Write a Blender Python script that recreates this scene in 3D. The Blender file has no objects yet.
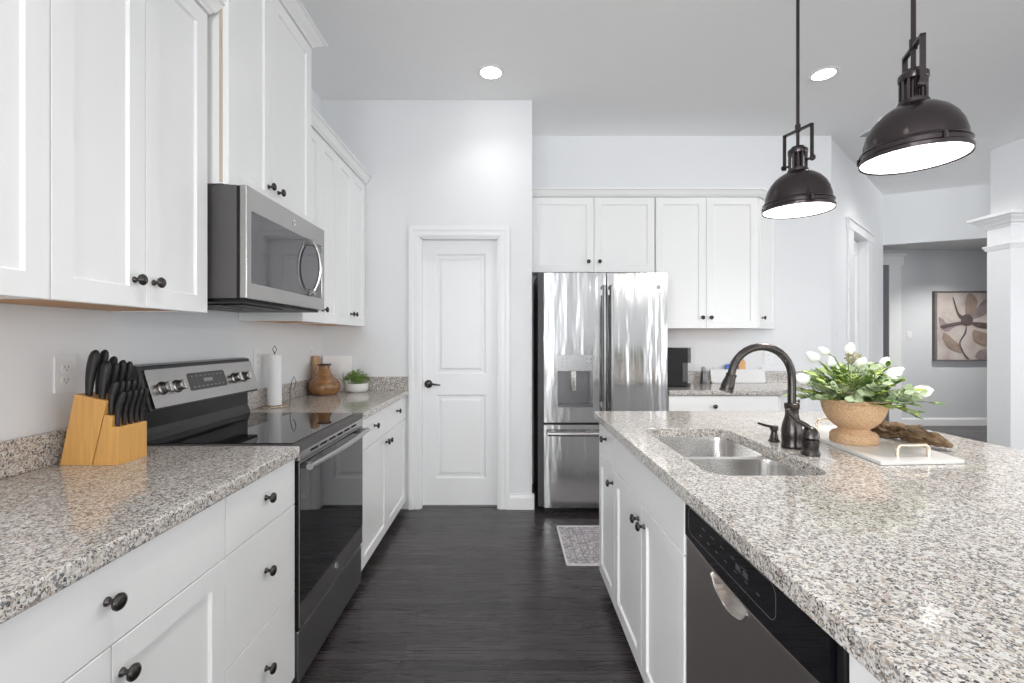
import bpy, bmesh, math, random
from mathutils import noise as mnoise
from mathutils import Vector, Matrix
from mathutils.geometry import tessellate_polygon
random.seed(7)
R = math.radians
SC = bpy.context.scene
COL = SC.collection

# ------------------------------------------------------------------ camera, sky, light, exposure
cam_data = bpy.data.cameras.new('camera')
cam = bpy.data.objects.new('camera', cam_data); COL.objects.link(cam)
cam.location = (0, 0, 1.28); cam.rotation_euler = (R(90), 0, 0)
cam_data.sensor_width = 36; cam_data.lens = 472 / 1024 * 36
cam_data.shift_x = 4 / 1024; cam_data.shift_y = -2.5 / 1024
cam_data.clip_start = .02
SC.camera = cam
world = bpy.data.worlds.new('world'); SC.world = world; world.use_nodes = True
world.node_tree.nodes['Background'].inputs[0].default_value = (.92, .96, 1, 1)
world.node_tree.nodes['Background'].inputs[1].default_value = 1.0
SC.view_settings.view_transform = 'Standard'; SC.view_settings.look = 'None'
SC.view_settings.gamma = 1; SC.view_settings.use_curve_mapping = False
SC.view_settings.exposure = 0.06
SC.cycles.max_bounces = 16; SC.cycles.diffuse_bounces = 14; SC.cycles.glossy_bounces = 4

def area(name, loc, rot, sx, sy, power, col=(1, 1, 1)):
    d = bpy.data.lights.new(name, 'AREA'); d.shape = 'RECTANGLE'; d.size = sx; d.size_y = sy
    d.energy = power; d.color = col
    o = bpy.data.objects.new(name, d); COL.objects.link(o); o.location = loc; o.rotation_euler = rot
    return o
# area lamps added as daylight at the living room windows, tilted towards the ceiling
for x, tilt, power in ((-.45, 104, 105), (5.0, 116, 66), (7.6, 114, 90)):
    area('window_daylight', (x, -4.62, 1.55), (R(tilt), 0, R(0)), 1.7, 2.3, power, (.97, .985, 1))
for y in (-2.6, 0.0, 2.6):  # lamps outside the unseen right windows, added to brighten the rooms
    area('window_daylight', (9.70, y, 1.55), (R(116), 0, R(90)), 1.7, 2.3, 60, (.97, .985, 1))
area('window_daylight', (-1.64, -2.4, 1.5), (R(98), 0, R(-90)), 1.7, 2.2, 200, (.97, .985, 1))  # lamp outside the added left window, brightens the island face

# ------------------------------------------------------------------ materials
def nd(nt, t, **kw):
    n = nt.nodes.new(t)
    for k, v in kw.items(): setattr(n, k, v)
    return n
def mat(name, col=(.8, .8, .8), rough=.5, metal=0, spec=.5, emit=None, estr=0, coat=0, noise=0, nscale=8, bump=0, bscale=60, stretch=None, trans=0, ior=1.45, bdist=.002):
    m = bpy.data.materials.new(name); m.use_nodes = True
    nt = m.node_tree; b = nt.nodes['Principled BSDF']
    b.inputs['Base Color'].default_value = (*col, 1); b.inputs['Roughness'].default_value = rough
    b.inputs['Metallic'].default_value = metal; b.inputs['Specular IOR Level'].default_value = spec
    b.inputs['Coat Weight'].default_value = coat; b.inputs['IOR'].default_value = ior
    b.inputs['Transmission Weight'].default_value = trans
    if emit: b.inputs['Emission Color'].default_value = (*emit, 1); b.inputs['Emission Strength'].default_value = estr
    tc = nd(nt, 'ShaderNodeTexCoord'); mp = nd(nt, 'ShaderNodeMapping')
    nt.links.new(tc.outputs['Object'], mp.inputs[0])
    if stretch: mp.inputs['Scale'].default_value = stretch
    if noise:
        n = nd(nt, 'ShaderNodeTexNoise'); n.inputs['Scale'].default_value = nscale; n.inputs['Detail'].default_value = 5
        nt.links.new(mp.outputs[0], n.inputs[0])
        mx = nd(nt, 'ShaderNodeMix', data_type='RGBA')
        mx.inputs[6].default_value = (*[c * (1 - noise) for c in col], 1)
        mx.inputs[7].default_value = (*[min(1, c * (1 + noise)) for c in col], 1)
        nt.links.new(n.outputs[0], mx.inputs[0]); nt.links.new(mx.outputs[2], b.inputs['Base Color'])
    if bump:
        n2 = nd(nt, 'ShaderNodeTexNoise'); n2.inputs['Scale'].default_value = bscale; n2.inputs['Detail'].default_value = 3
        nt.links.new(mp.outputs[0], n2.inputs[0])
        bp = nd(nt, 'ShaderNodeBump'); bp.inputs['Strength'].default_value = bump; bp.inputs['Distance'].default_value = bdist
        nt.links.new(n2.outputs[0], bp.inputs['Height']); nt.links.new(bp.outputs[0], b.inputs['Normal'])
    return m
def ramp(nt, pts, interp='CONSTANT'):
    r = nd(nt, 'ShaderNodeValToRGB'); cr = r.color_ramp; cr.interpolation = interp
    while len(cr.elements) < len(pts): cr.elements.new(.5)
    for e, (p, c) in zip(cr.elements, pts): e.position = p; e.color = (*c, 1)
    return r
M = {}
M['wall'] = mat('wall paint', (.79, .80, .812), .6, bump=.05, bscale=250, noise=.01)
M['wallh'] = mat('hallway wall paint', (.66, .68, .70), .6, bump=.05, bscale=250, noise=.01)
M['ceil'] = mat('ceiling paint', (.90, .90, .90), .8, noise=.01)
M['trim'] = mat('white trim paint', (.84, .845, .85), .35, noise=.01)
M['cab'] = mat('white cabinet paint', (.865, .865, .86), .3, noise=.01, nscale=3)
M['wood_under'] = mat('maple cabinet underside', (.56, .30, .12), .5, noise=.2, nscale=6, stretch=(1, .15, 1))
M['maple'] = mat('maple edge', (.55, .45, .34), .5, noise=.1)
M['bronze'] = mat('oil rubbed bronze', (.07, .063, .06), .27, metal=.85, noise=.3, nscale=30)
M['shade'] = mat('bronze lamp shade', (.068, .056, .058), .22, metal=.8, noise=.15, nscale=6)
M['ss'] = mat('brushed stainless', (.43, .42, .41), .27, metal=1, noise=.06, nscale=60, stretch=(1, .05, 1), bump=.05, bscale=300)
M['ssf'] = mat('fridge stainless', (.54, .54, .54), .17, metal=1, stretch=(4, 1, .6), bump=.9, bscale=1.5, bdist=.016)
M['sink'] = mat('sink stainless', (.74, .73, .72), .22, metal=1, noise=.05, nscale=50, stretch=(.05, 1, 1))
M['ssd'] = mat('dark stainless', (.62, .58, .555), .3, metal=1, noise=.06, nscale=90, stretch=(1, .04, 1))
M['slate'] = mat('oven drawer steel', (.33, .33, .335), .34, metal=1, noise=.05, nscale=80, stretch=(1, .04, 1))
M['handle_steel'] = mat('dark handle steel', (.24, .235, .235), .3, metal=1, noise=.05, nscale=40)
M['panel_steel'] = mat('dispenser panel steel', (.42, .42, .42), .22, metal=1, noise=.05)
M['chrome'] = mat('bright chrome', (.8, .79, .77), .12, metal=1, noise=.03)
M['black'] = mat('black enamel', (.012, .012, .013), .2, noise=.2)
M['blackm'] = mat('matte black plastic', (.008, .008, .009), .4, spec=.3, noise=.2, nscale=40)
M['glass'] = mat('black glass', (.006, .006, .008), .03, spec=.75, noise=.1)
M['mglass'] = mat('microwave glass', (.06, .056, .066), .05, spec=.9, noise=.1, coat=.25)
M['case'] = mat('grey appliance case', (.085, .08, .082), .45, noise=.05)
M['recess'] = mat('dispenser grey', (.15, .15, .155), .3, metal=.6, noise=.05)
M['white'] = mat('white plastic', (.82, .82, .82), .35, noise=.01)
M['board_white'] = mat('bright white board', (.93, .93, .93), .4, noise=.01)
M['paper'] = mat('paper towel', (.86, .86, .86), .9, bump=.4, bscale=180)
M['block'] = mat('knife block wood', (.66, .36, .11), .4, noise=.25, nscale=9, stretch=(14, 14, .8))
M['handle'] = mat('knife handle black', (.013, .013, .014), .42, noise=.15, nscale=80)
M['vwood'] = mat('turned wood', (.25, .12, .045), .22, noise=1.0, nscale=16, stretch=(1, 1, 2.2), coat=.5)
M['dark_band'] = mat('dark wood band', (.06, .035, .022), .4, noise=.2)
M['cboard'] = mat('cutting board wood', (.50, .30, .15), .5, noise=.25, nscale=8, stretch=(8, 8, .8))
M['leaf1'] = mat('leaf green', (.075, .16, .028), .5, noise=.35, nscale=30)
M['leaf2'] = mat('sage leaf', (.27, .34, .19), .55, noise=.25, nscale=25)
M['leaf3'] = mat('yellow green leaf', (.27, .36, .06), .5, noise=.3, nscale=25)
M['leaf4'] = mat('herb green', (.17, .33, .07), .5, noise=.4, nscale=60)
M['stem'] = mat('stem green', (.17, .25, .06), .5, noise=.2)
M['berry'] = mat('seed head', (.33, .30, .16), .6, noise=.3, nscale=50)
M['petal'] = mat('white petal', (.88, .88, .84), .45, noise=.03)
M['basin'] = mat('sink drain metal', (.45, .45, .45), .2, metal=1, noise=.05)
M['marble'] = mat('white marble', (.72, .71, .69), .25, noise=.12, nscale=7)
M['champ'] = mat('champagne metal', (.78, .66, .52), .25, metal=1, noise=.05)
M['drift'] = mat('driftwood', (.15, .095, .05), .8, noise=1.0, nscale=55, bump=1, bscale=60, bdist=.008)
M['soil'] = mat('soil', (.04, .03, .02), .9, noise=.4)
M['concrete'] = mat('white ceramic', (.70, .69, .67), .5, noise=.08, nscale=30)
M['lamp'] = mat('lit diffuser', (.9, .9, .9), .5, emit=(1, .97, .93), estr=6)
M['can'] = mat('lit downlight lens', (.9, .9, .9), .5, emit=(1, .98, .95), estr=14)
M['frame'] = mat('picture frame grey', (.17, .155, .15), .5, noise=.15)
M['blue'] = mat('blue packet', (.06, .17, .55), .4, noise=.2)
M['orange'] = mat('orange packet', (.75, .42, .18), .4, noise=.2)
M['silver_gray'] = mat('grey mark', (.35, .35, .36), .4, noise=.05)
M['ink'] = mat('grey ink', (.22, .21, .20), .6, noise=.1)
M['outlet'] = mat('outlet slots', (.12, .12, .12), .6, noise=.1)
M['winframe'] = mat('window frame paint', (.85, .85, .85), .4, noise=.01)

def granite():
    m = bpy.data.materials.new('speckled granite'); m.use_nodes = True; nt = m.node_tree; b = nt.nodes['Principled BSDF']
    tc = nd(nt, 'ShaderNodeTexCoord')
    nz = nd(nt, 'ShaderNodeTexNoise'); nz.inputs['Scale'].default_value = 160; nz.inputs['Detail'].default_value = 2
    nt.links.new(tc.outputs['Object'], nz.inputs[0])
    ad = nd(nt, 'ShaderNodeMix', data_type='VECTOR'); ad.inputs[0].default_value = .008
    nt.links.new(tc.outputs['Object'], ad.inputs[4]); nt.links.new(nz.outputs[1], ad.inputs[5])
    v1 = nd(nt, 'ShaderNodeTexVoronoi'); v1.inputs['Scale'].default_value = 350; nt.links.new(ad.outputs[1], v1.inputs[0])
    s1 = nd(nt, 'ShaderNodeSeparateColor'); nt.links.new(v1.outputs['Color'], s1.inputs[0])
    r1 = ramp(nt, [(0, (.58, .53, .46)), (.30, (.68, .665, .64)), (.50, (.36, .33, .315)), (.64, (.42, .34, .28)), (.73, (.17, .165, .17)), (.87, (.05, .048, .052))])
    nt.links.new(s1.outputs[0], r1.inputs[0])
    v2 = nd(nt, 'ShaderNodeTexVoronoi'); v2.inputs['Scale'].default_value = 165; nt.links.new(ad.outputs[1], v2.inputs[0])
    s2 = nd(nt, 'ShaderNodeSeparateColor'); nt.links.new(v2.outputs['Color'], s2.inputs[0])
    r2 = ramp(nt, [(0, (0, 0, 0)), (.62, (.75, .75, .75))]); nt.links.new(s2.outputs[0], r2.inputs[0])
    r3 = ramp(nt, [(0, (.63, .60, .56)), (.35, (.72, .715, .70)), (.60, (.42, .36, .31)), (.78, (.20, .195, .205)), (.93, (.05, .048, .05))]); nt.links.new(s2.outputs[1], r3.inputs[0])
    mx = nd(nt, 'ShaderNodeMix', data_type='RGBA')
    nt.links.new(r2.outputs[0], mx.inputs[0]); nt.links.new(r1.outputs[0], mx.inputs[6]); nt.links.new(r3.outputs[0], mx.inputs[7])
    nt.links.new(mx.outputs[2], b.inputs['Base Color'])
    b.inputs['Roughness'].default_value = .10; b.inputs['Specular IOR Level'].default_value = .6
    return m
M['granite'] = granite()

def floor_mat():
    m = bpy.data.materials.new('dark hardwood planks'); m.use_nodes = True; nt = m.node_tree; b = nt.nodes['Principled BSDF']
    tc = nd(nt, 'ShaderNodeTexCoord')
    br = nd(nt, 'ShaderNodeTexBrick'); br.inputs['Scale'].default_value = 1; br.inputs['Brick Width'].default_value = 1.15
    br.inputs['Row Height'].default_value = .057; br.inputs['Mortar Size'].default_value = .0022; br.inputs['Mortar Smooth'].default_value = .3
    br.offset = .37; br.offset_frequency = 2
    br.inputs['Color1'].default_value = (.026, .021, .022, 1); br.inputs['Color2'].default_value = (.056, .046, .048, 1)
    br.inputs['Mortar'].default_value = (.006, .005, .005, 1)
    nt.links.new(tc.outputs['Object'], br.inputs[0])
    mp = nd(nt, 'ShaderNodeMapping'); mp.inputs['Scale'].default_value = (1.2, 28, 1); nt.links.new(tc.outputs['Object'], mp.inputs[0])
    n = nd(nt, 'ShaderNodeTexNoise'); n.inputs['Scale'].default_value = 3; n.inputs['Detail'].default_value = 6; nt.links.new(mp.outputs[0], n.inputs[0])
    gr = ramp(nt, [(.3, (.85, .85, .85)), (.7, (1.2, 1.2, 1.2))], 'LINEAR'); nt.links.new(n.outputs[0], gr.inputs[0])
    mu = nd(nt, 'ShaderNodeMix', data_type='RGBA', blend_type='MULTIPLY'); mu.inputs[0].default_value = 1
    nt.links.new(br.outputs[0], mu.inputs[6]); nt.links.new(gr.outputs[0], mu.inputs[7])
    # a few pale scratches
    mp2 = nd(nt, 'ShaderNodeMapping'); mp2.inputs['Scale'].default_value = (6, 60, 1); nt.links.new(tc.outputs['Object'], mp2.inputs[0])
    n2 = nd(nt, 'ShaderNodeTexNoise'); n2.inputs['Scale'].default_value = 1.5; n2.inputs['Detail'].default_value = 8; nt.links.new(mp2.outputs[0], n2.inputs[0])
    sr = ramp(nt, [(.70, (0, 0, 0)), (.80, (.5, .5, .5))], 'LINEAR'); nt.links.new(n2.outputs[0], sr.inputs[0])
    mx = nd(nt, 'ShaderNodeMix', data_type='RGBA'); mx.inputs[7].default_value = (.16, .13, .12, 1)
    nt.links.new(sr.outputs[0], mx.inputs[0]); nt.links.new(mu.outputs[2], mx.inputs[6])
    nt.links.new(mx.outputs[2], b.inputs['Base Color'])
    rr = ramp(nt, [(.3, (.24, .24, .24)), (.7, (.33, .33, .33))], 'LINEAR'); nt.links.new(n.outputs[0], rr.inputs[0])
    nt.links.new(rr.outputs[0], b.inputs['Roughness'])
    bp = nd(nt, 'ShaderNodeBump'); bp.inputs['Strength'].default_value = .5; bp.inputs['Distance'].default_value = .0015
    sc_ = nd(nt, 'ShaderNodeMath', operation='MULTIPLY'); sc_.inputs[1].default_value = .35; nt.links.new(n.outputs[0], sc_.inputs[0])
    iv = nd(nt, 'ShaderNodeMath', operation='SUBTRACT'); nt.links.new(sc_.outputs[0], iv.inputs[0]); nt.links.new(br.outputs['Fac'], iv.inputs[1])
    nt.links.new(iv.outputs[0], bp.inputs['Height']); nt.links.new(bp.outputs[0], b.inputs['Normal'])
    b.inputs['Specular IOR Level'].default_value = .6
    return m
M['floor'] = floor_mat()

def rug_mat():
    m = bpy.data.materials.new('faded oriental rug'); m.use_nodes = True; nt = m.node_tree; b = nt.nodes['Principled BSDF']
    tc = nd(nt, 'ShaderNodeTexCoord')
    v = nd(nt, 'ShaderNodeTexVoronoi', feature='DISTANCE_TO_EDGE'); v.inputs['Scale'].default_value = 42; nt.links.new(tc.outputs['Object'], v.inputs[0])
    r = ramp(nt, [(0, (.26, .24, .27)), (.10, (.47, .45, .46)), (.3, (.58, .56, .56))], 'LINEAR'); nt.links.new(v.outputs[0], r.inputs[0])
    n = nd(nt, 'ShaderNodeTexNoise'); n.inputs['Scale'].default_value = 40; n.inputs['Detail'].default_value = 4; nt.links.new(tc.outputs['Object'], n.inputs[0])
    r2 = ramp(nt, [(.35, (.65, .64, .66)), (.6, (1.05, 1.04, 1.04))], 'LINEAR'); nt.links.new(n.outputs[0], r2.inputs[0])
    mu = nd(nt, 'ShaderNodeMix', data_type='RGBA', blend_type='MULTIPLY'); mu.inputs[0].default_value = 1
    nt.links.new(r.outputs[0], mu.inputs[6]); nt.links.new(r2.outputs[0], mu.inputs[7]); nt.links.new(mu.outputs[2], b.inputs['Base Color'])
    b.inputs['Roughness'].default_value = .95
    return m
M['rug'] = rug_mat()
M['rug_dark'] = mat('rug dark wool', (.25, .23, .26), .95, noise=.4, nscale=60)
M['rug_edge'] = mat('rug pale binding', (.66, .64, .64), .95, noise=.1, nscale=60)

def basket_mat():
    m = bpy.data.materials.new('woven rattan'); m.use_nodes = True; nt = m.node_tree; b = nt.nodes['Principled BSDF']
    tc = nd(nt, 'ShaderNodeTexCoord')
    v = nd(nt, 'ShaderNodeTexVoronoi'); v.inputs['Scale'].default_value = 190; nt.links.new(tc.outputs['Object'], v.inputs[0])
    r = ramp(nt, [(0, (.72, .49, .30)), (.6, (.50, .31, .17))], 'LINEAR'); nt.links.new(v.outputs[0], r.inputs[0]); nt.links.new(r.outputs[0], b.inputs['Base Color'])
    bp = nd(nt, 'ShaderNodeBump'); bp.inputs['Strength'].default_value = .7; bp.inputs['Distance'].default_value = .003; bp.invert = True
    nt.links.new(v.outputs[0], bp.inputs['Height']); nt.links.new(bp.outputs[0], b.inputs['Normal']); b.inputs['Roughness'].default_value = .6
    return m
M['basket'] = basket_mat()
def canvas_mat():
    m = bpy.data.materials.new('painted canvas'); m.use_nodes = True; nt = m.node_tree; b = nt.nodes['Principled BSDF']
    tc = nd(nt, 'ShaderNodeTexCoord')
    n = nd(nt, 'ShaderNodeTexNoise'); n.inputs['Scale'].default_value = 4; n.inputs['Detail'].default_value = 7; nt.links.new(tc.outputs['Object'], n.inputs[0])
    r = ramp(nt, [(.3, (.36, .29, .27)), (.5, (.50, .44, .41)), (.7, (.55, .52, .50))], 'LINEAR'); nt.links.new(n.outputs[0], r.inputs[0]); nt.links.new(r.outputs[0], b.inputs['Base Color'])
    b.inputs['Roughness'].default_value = .8
    return m
M['canvas'] = canvas_mat()
M['pt_mauve'] = mat('mauve paint', (.27, .22, .225), .8, noise=.5, nscale=9)
M['pt_dark'] = mat('dark umber paint', (.11, .085, .085), .8, noise=.5, nscale=12)
M['pt_tan'] = mat('tan paint', (.30, .23, .19), .8, noise=.45, nscale=8)
M['pt_pale'] = mat('pale paint', (.50, .46, .43), .8, noise=.3, nscale=8)

# ------------------------------------------------------------------ mesh helpers
class Fr:
    """a local frame: u along the face, w outwards, z up"""
    def __init__(s, o=(0, 0, 0), u=(1, 0, 0), w=(0, 1, 0), z=(0, 0, 1)):
        s.o = Vector(o); s.u = Vector(u).normalized(); s.w = Vector(w).normalized(); s.z = Vector(z).normalized()
    def __call__(s, a, b, c): return s.o + s.u * a + s.w * b + s.z * c
W = Fr()
def box(bm, x0, x1, y0, y1, z0, z1, f=W):
    v = [bm.verts.new(f(x, y, z)) for z in (z0, z1) for y in (y0, y1) for x in (x0, x1)]
    for q in ((0, 1, 3, 2), (4, 6, 7, 5), (0, 4, 5, 1), (2, 3, 7, 6), (0, 2, 6, 4), (1, 5, 7, 3)):
        bm.faces.new([v[i] for i in q])
def loops(bm, rings, cap0=True, cap1=True, closed=True, mi=0):
    vs = [[bm.verts.new(p) for p in r] for r in rings]
    for a, b in zip(vs, vs[1:]):
        n = len(a)
        for i in range(n if closed else n - 1):
            fc = bm.faces.new((a[i], a[(i + 1) % n], b[(i + 1) % n], b[i])); fc.material_index = mi
    if cap0: bm.faces.new(vs[0][::-1]).material_index = mi
    if cap1: bm.faces.new(vs[-1]).material_index = mi
    return vs
def basis(ax):
    ax = Vector(ax).normalized()
    t = Vector((0, 0, 1)) if abs(ax.z) < .9 else Vector((1, 0, 0))
    a = ax.cross(t).normalized(); return a, ax.cross(a).normalized(), ax
def lathe(bm, o, prof, ax=(0, 0, 1), n=24, cap0=True, cap1=True, a0=0, sx=1, sy=1):
    a, b, c = basis(ax); o = Vector(o)
    loops(bm, [[o + c * h + (a * math.cos(a0 + 2 * math.pi * i / n) * sx + b * math.sin(a0 + 2 * math.pi * i / n) * sy) * max(r, 1e-4) for i in range(n)] for r, h in prof], cap0, cap1)
def tube(bm, pts, r, n=10, caps=True, flat=1):
    pts = [Vector(p) for p in pts]
    if not isinstance(r, (list, tuple)): r = [r] * len(pts)
    a = None; rings = []
    for i, p in enumerate(pts):
        d = (pts[min(i + 1, len(pts) - 1)] - pts[max(i - 1, 0)]).normalized()
        if a is None: a, b, _ = basis(d)
        a = (a - d * a.dot(d)).normalized(); b = d.cross(a)
        rings.append([p + (a * math.cos(2 * math.pi * k / n) + b * math.sin(2 * math.pi * k / n) * flat) * r[i] for k in range(n)])
    loops(bm, rings, caps, caps)
def plate(bm, outer, holes, d0, d1, P):
    """a slab with holes; P(a, b, d) maps outline point and depth into space"""
    polys = [outer] + list(holes)
    tris = tessellate_polygon([[Vector((x, y, 0)) for x, y in p] for p in polys])
    flat = [q for p in polys for q in p]
    top = [bm.verts.new(P(x, y, d1)) for x, y in flat]; bot = [bm.verts.new(P(x, y, d0)) for x, y in flat]
    for t in tris:
        try: bm.faces.new([top[i] for i in t]); bm.faces.new([bot[i] for i in t][::-1])
        except ValueError: pass
    k = 0
    for p in polys:
        n = len(p)
        for i in range(n):
            a, b = k + i, k + (i + 1) % n
            bm.faces.new((top[a], top[b], bot[b], bot[a]))
        k += n
def rect(x0, x1, y0, y1): return [(x0, y0), (x1, y0), (x1, y1), (x0, y1)]
def rrect(x0, x1, y0, y1, r, n=6):
    out = []
    for cx, cy, a in ((x1 - r, y0 + r, -90), (x1 - r, y1 - r, 0), (x0 + r, y1 - r, 90), (x0 + r, y0 + r, 180)):
        for i in range(n + 1):
            t = R(a + 90 * i / n); out.append((cx + r * math.cos(t), cy + r * math.sin(t)))
    return out
def BM(): return bmesh.new()
def obj(name, bm, m, parent=None, bev=0, smooth=None, seg=2, sub=0, solid=0):
    me = bpy.data.meshes.new(name)
    bmesh.ops.recalc_face_normals(bm, faces=bm.faces[:])
    if parent is not None:
        off = Vector((0, 0, 0)); p = parent
        while p is not None: off += p.location; p = p.parent
        for v in bm.verts: v.co -= off
    bm.to_mesh(me); bm.free()
    for mm in (m if isinstance(m, (list, tuple)) else [m]): me.materials.append(M[mm])
    o = bpy.data.objects.new(name, me); COL.objects.link(o)
    if parent is not None: o.parent = parent
    if smooth is not None:
        me.polygons.foreach_set('use_smooth', [True] * len(me.polygons))
        me.set_sharp_from_angle(angle=R(smooth))
    if solid:
        s = o.modifiers.new('solidify', 'SOLIDIFY'); s.thickness = solid
    if bev:
        b = o.modifiers.new('bevel', 'BEVEL'); b.width = bev; b.segments = seg; b.limit_method = 'ANGLE'; b.angle_limit = R(40)
    if sub:
        s = o.modifiers.new('subsurf', 'SUBSURF'); s.levels = sub; s.render_levels = sub
    return o
def tag(o, label=None, cat=None, group=None, kind=None):
    if label: o['label'] = label
    if cat: o['category'] = cat
    if group: o['group'] = group
    if kind: o['kind'] = kind
    return o
def thing(name, loc, label, cat, group=None):
    o = bpy.data.objects.new(name, None); COL.objects.link(o); o.location = loc; o.empty_display_size = .05
    return tag(o, label, cat, group)
def struct(name, bm, m, label=None, **k):
    return tag(obj(name, bm, m, **k), label, name.split('_')[0], kind='structure')
def bx(name, m, parent, x0, x1, y0, y1, z0, z1, f=W, bev=0, **k):
    bm = BM(); box(bm, x0, x1, y0, y1, z0, z1, f); return obj(name, bm, m, parent, bev=bev, **k)
def text_mesh(name, body, size, f, u, w, z, m, parent, depth=.0006):
    cu = bpy.data.curves.new(name, 'FONT'); cu.body = body; cu.size = size; cu.extrude = depth; cu.align_x = 'CENTER'; cu.align_y = 'CENTER'
    t = bpy.data.objects.new(name, cu); COL.objects.link(t)
    bpy.context.view_layer.update()
    me = bpy.data.meshes.new_from_object(t.evaluated_get(bpy.context.evaluated_depsgraph_get()))
    bpy.data.objects.remove(t); bm = BM(); bm.from_mesh(me)
    for v in bm.verts: v.co = f(u + v.co.x, w + v.co.z, z + v.co.y)
    return obj(name, bm, m, parent)

# ------------------------------------------------------------------ room shell
CZ = 3.078; LX = -1.406; PY = 3.554; BY = 4.176
bm = BM(); box(bm, -1.6, 9.7, -4.7, 9.2, -.12, 0); struct('floor', bm, 'floor', 'dark espresso hardwood plank floor')
bm = BM(); box(bm, -1.6, 9.7, -4.7, 9.2, CZ, CZ + .1); struct('ceiling', bm, 'ceil', 'flat pale grey ceiling')
bm = BM(); plate(bm, rect(-4.6, PY, 0, CZ), [rect(-3.3, -1.5, .35, 2.75)], 0, .12, lambda a, b, d: Vector((LX - d, a, b))); struct('wall_left', bm, 'wall', 'pale grey wall behind the range')  # opening cut for the added left window
# pantry wall with its door opening, and the return beside the fridge
DX0, DX1, DZ = -.663, -.070, 2.045
bm = BM()
plate(bm, [(LX, 0), (DX0, 0), (DX0, DZ), (DX1, DZ), (DX1, 0), (.181, 0), (.181, CZ), (LX, CZ)], [], 0, .11, lambda a, b, d: Vector((a, PY + d, b)))
box(bm, .071, .181, PY + .11, BY + .1, 0, CZ)
struct('wall_centre', bm, 'wall', 'pale wall around the pantry door')
bm = BM(); box(bm, .181, 2.86, BY, BY + .12, 0, CZ); struct('wall_back', bm, 'wall', 'pale grey wall behind the fridge')
A0 = Vector((2.84, BY, 0)); A1 = Vector((4.69, 5.90, 0)); ad = (A1 - A0); AL = ad.length
FA = Fr(A0, ad, (ad.y, -ad.x, 0))
bm = BM()
oA0, oA1, oAz = .84, 1.55, 2.363
plate(bm, [(0, 0), (oA0, 0), (oA0, oAz), (oA1, oAz), (oA1, 0), (AL, 0), (AL, CZ), (0, CZ)], [], -.12, 0, lambda a, b, d: FA(a, d, b))
struct('wall_angled', bm, 'wall', 'angled pale grey wall with a cased doorway')
hd = Vector((.8973, -.4415, 0)); FH = Fr(A1, hd, (hd.y, -hd.x, 0))
bm = BM(); plate(bm, [(0, 2.455), (1.75, 2.455), (1.75, 0), (5.3, 0), (5.3, CZ), (0, CZ)], [], -.12, 0, lambda a, b, d: FH(a, d, b))
struct('wall_header', bm, 'wall', 'wall with a wide opening into the hallway')
HY = 6.98
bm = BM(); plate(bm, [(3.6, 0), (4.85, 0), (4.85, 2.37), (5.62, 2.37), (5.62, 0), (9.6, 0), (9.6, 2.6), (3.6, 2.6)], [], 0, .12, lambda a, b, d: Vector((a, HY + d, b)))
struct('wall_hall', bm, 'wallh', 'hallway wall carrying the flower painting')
bm = BM(); plate(bm, [(3.4, 7.1), (3.4, 5.6), (4.45, 5.95), (4.69, 6.03), (9.6, 3.62), (9.6, 7.1)], [], 2.60, 2.66, lambda a, b, d: Vector((a, b, d)))
struct('ceiling_hall', bm, 'ceil', 'lower hallway ceiling')
bm = BM(); box(bm, 3.6, 3.7, 5.2, 9.1, 0, 2.6); box(bm, 3.6, 9.6, 9.0, 9.1, 0, 2.6); box(bm, 3.6, 9.6, 7.1, 9.1, 2.6, 2.66); struct('wall_far', bm, 'wall', 'wall of the dim room beyond the hallway')
# window walls
def window_wall(name, spans, P, a0, a1, n0):
    bm = BM(); plate(bm, rect(a0, a1, 0, CZ), [rect(s - .9, s + .9, .35, 2.75) for s in spans], 0, .12, P)
    struct(name, bm, 'wall', 'wall with tall windows')
    for i, s in enumerate(spans):
        bm = BM()
        plate(bm, rect(s - .9, s + .9, .35, 2.75), [rect(s - .84, s - .02, .41, 1.53), rect(s + .02, s + .84, .41, 1.53), rect(s - .84, s - .02, 1.57, 2.69), rect(s + .02, s + .84, 1.57, 2.69)], .02, .07, P)
        struct('window_%d' % (n0 + i), bm, 'winframe', 'tall white framed window')
window_wall('wall_rear', (-.45, 5.0, 7.6), lambda a, b, d: Vector((a, -4.4 - d, b)), -1.5, 9.6, 1)
bm = BM()
plate(bm, rect(-3.3, -1.5, .35, 2.75), [rect(-3.24, -2.42, .41, 1.53), rect(-2.38, -1.56, .41, 1.53), rect(-3.24, -2.42, 1.57, 2.69), rect(-2.38, -1.56, 1.57, 2.69)], .02, .07, lambda a, b, d: Vector((LX - d, a, b)))  # window added out of view so light reaches the island face
struct('window_7', bm, 'winframe', 'tall white framed window in the left wall behind the camera')
window_wall('wall_right', (-2.6, 0, 2.6), lambda a, b, d: Vector((9.4 + d, a, b)), -4.5, 9.1, 4)  # right wall windows are unseen, added for daylight

# beam and column between kitchen and dining room
bm = BM(); box(bm, 4.6, 4.82, -4.4, 4.5, 2.445, CZ - .001); struct('wall_beam', bm, 'wall', 'dropped beam resting on the column')
ct = thing('column', (4.71, 4.43, 0), 'square white column with stepped capital at the right edge', 'column')
ct['kind'] = 'structure'
sh = (4.605, 4.815, 4.325, 4.54)
bx('shaft', 'trim', ct, *sh, 0, 2.33, bev=.004)
def sqprof(bm, s, prof):
    loops(bm, [[Vector((s[0] - o, s[2] - o, z)), Vector((s[1] + o, s[2] - o, z)), Vector((s[1] + o, s[3] + o, z)), Vector((s[0] - o, s[3] + o, z))] for o, z in prof])
bm = BM(); sqprof(bm, sh, [(.001, 2.325), (.012, 2.325), (.014, 2.345), (.03, 2.35), (.04, 2.37), (.07, 2.395), (.075, 2.405), (.10, 2.415), (.10, 2.443)]); obj('capital', bm, 'trim', ct)
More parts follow.
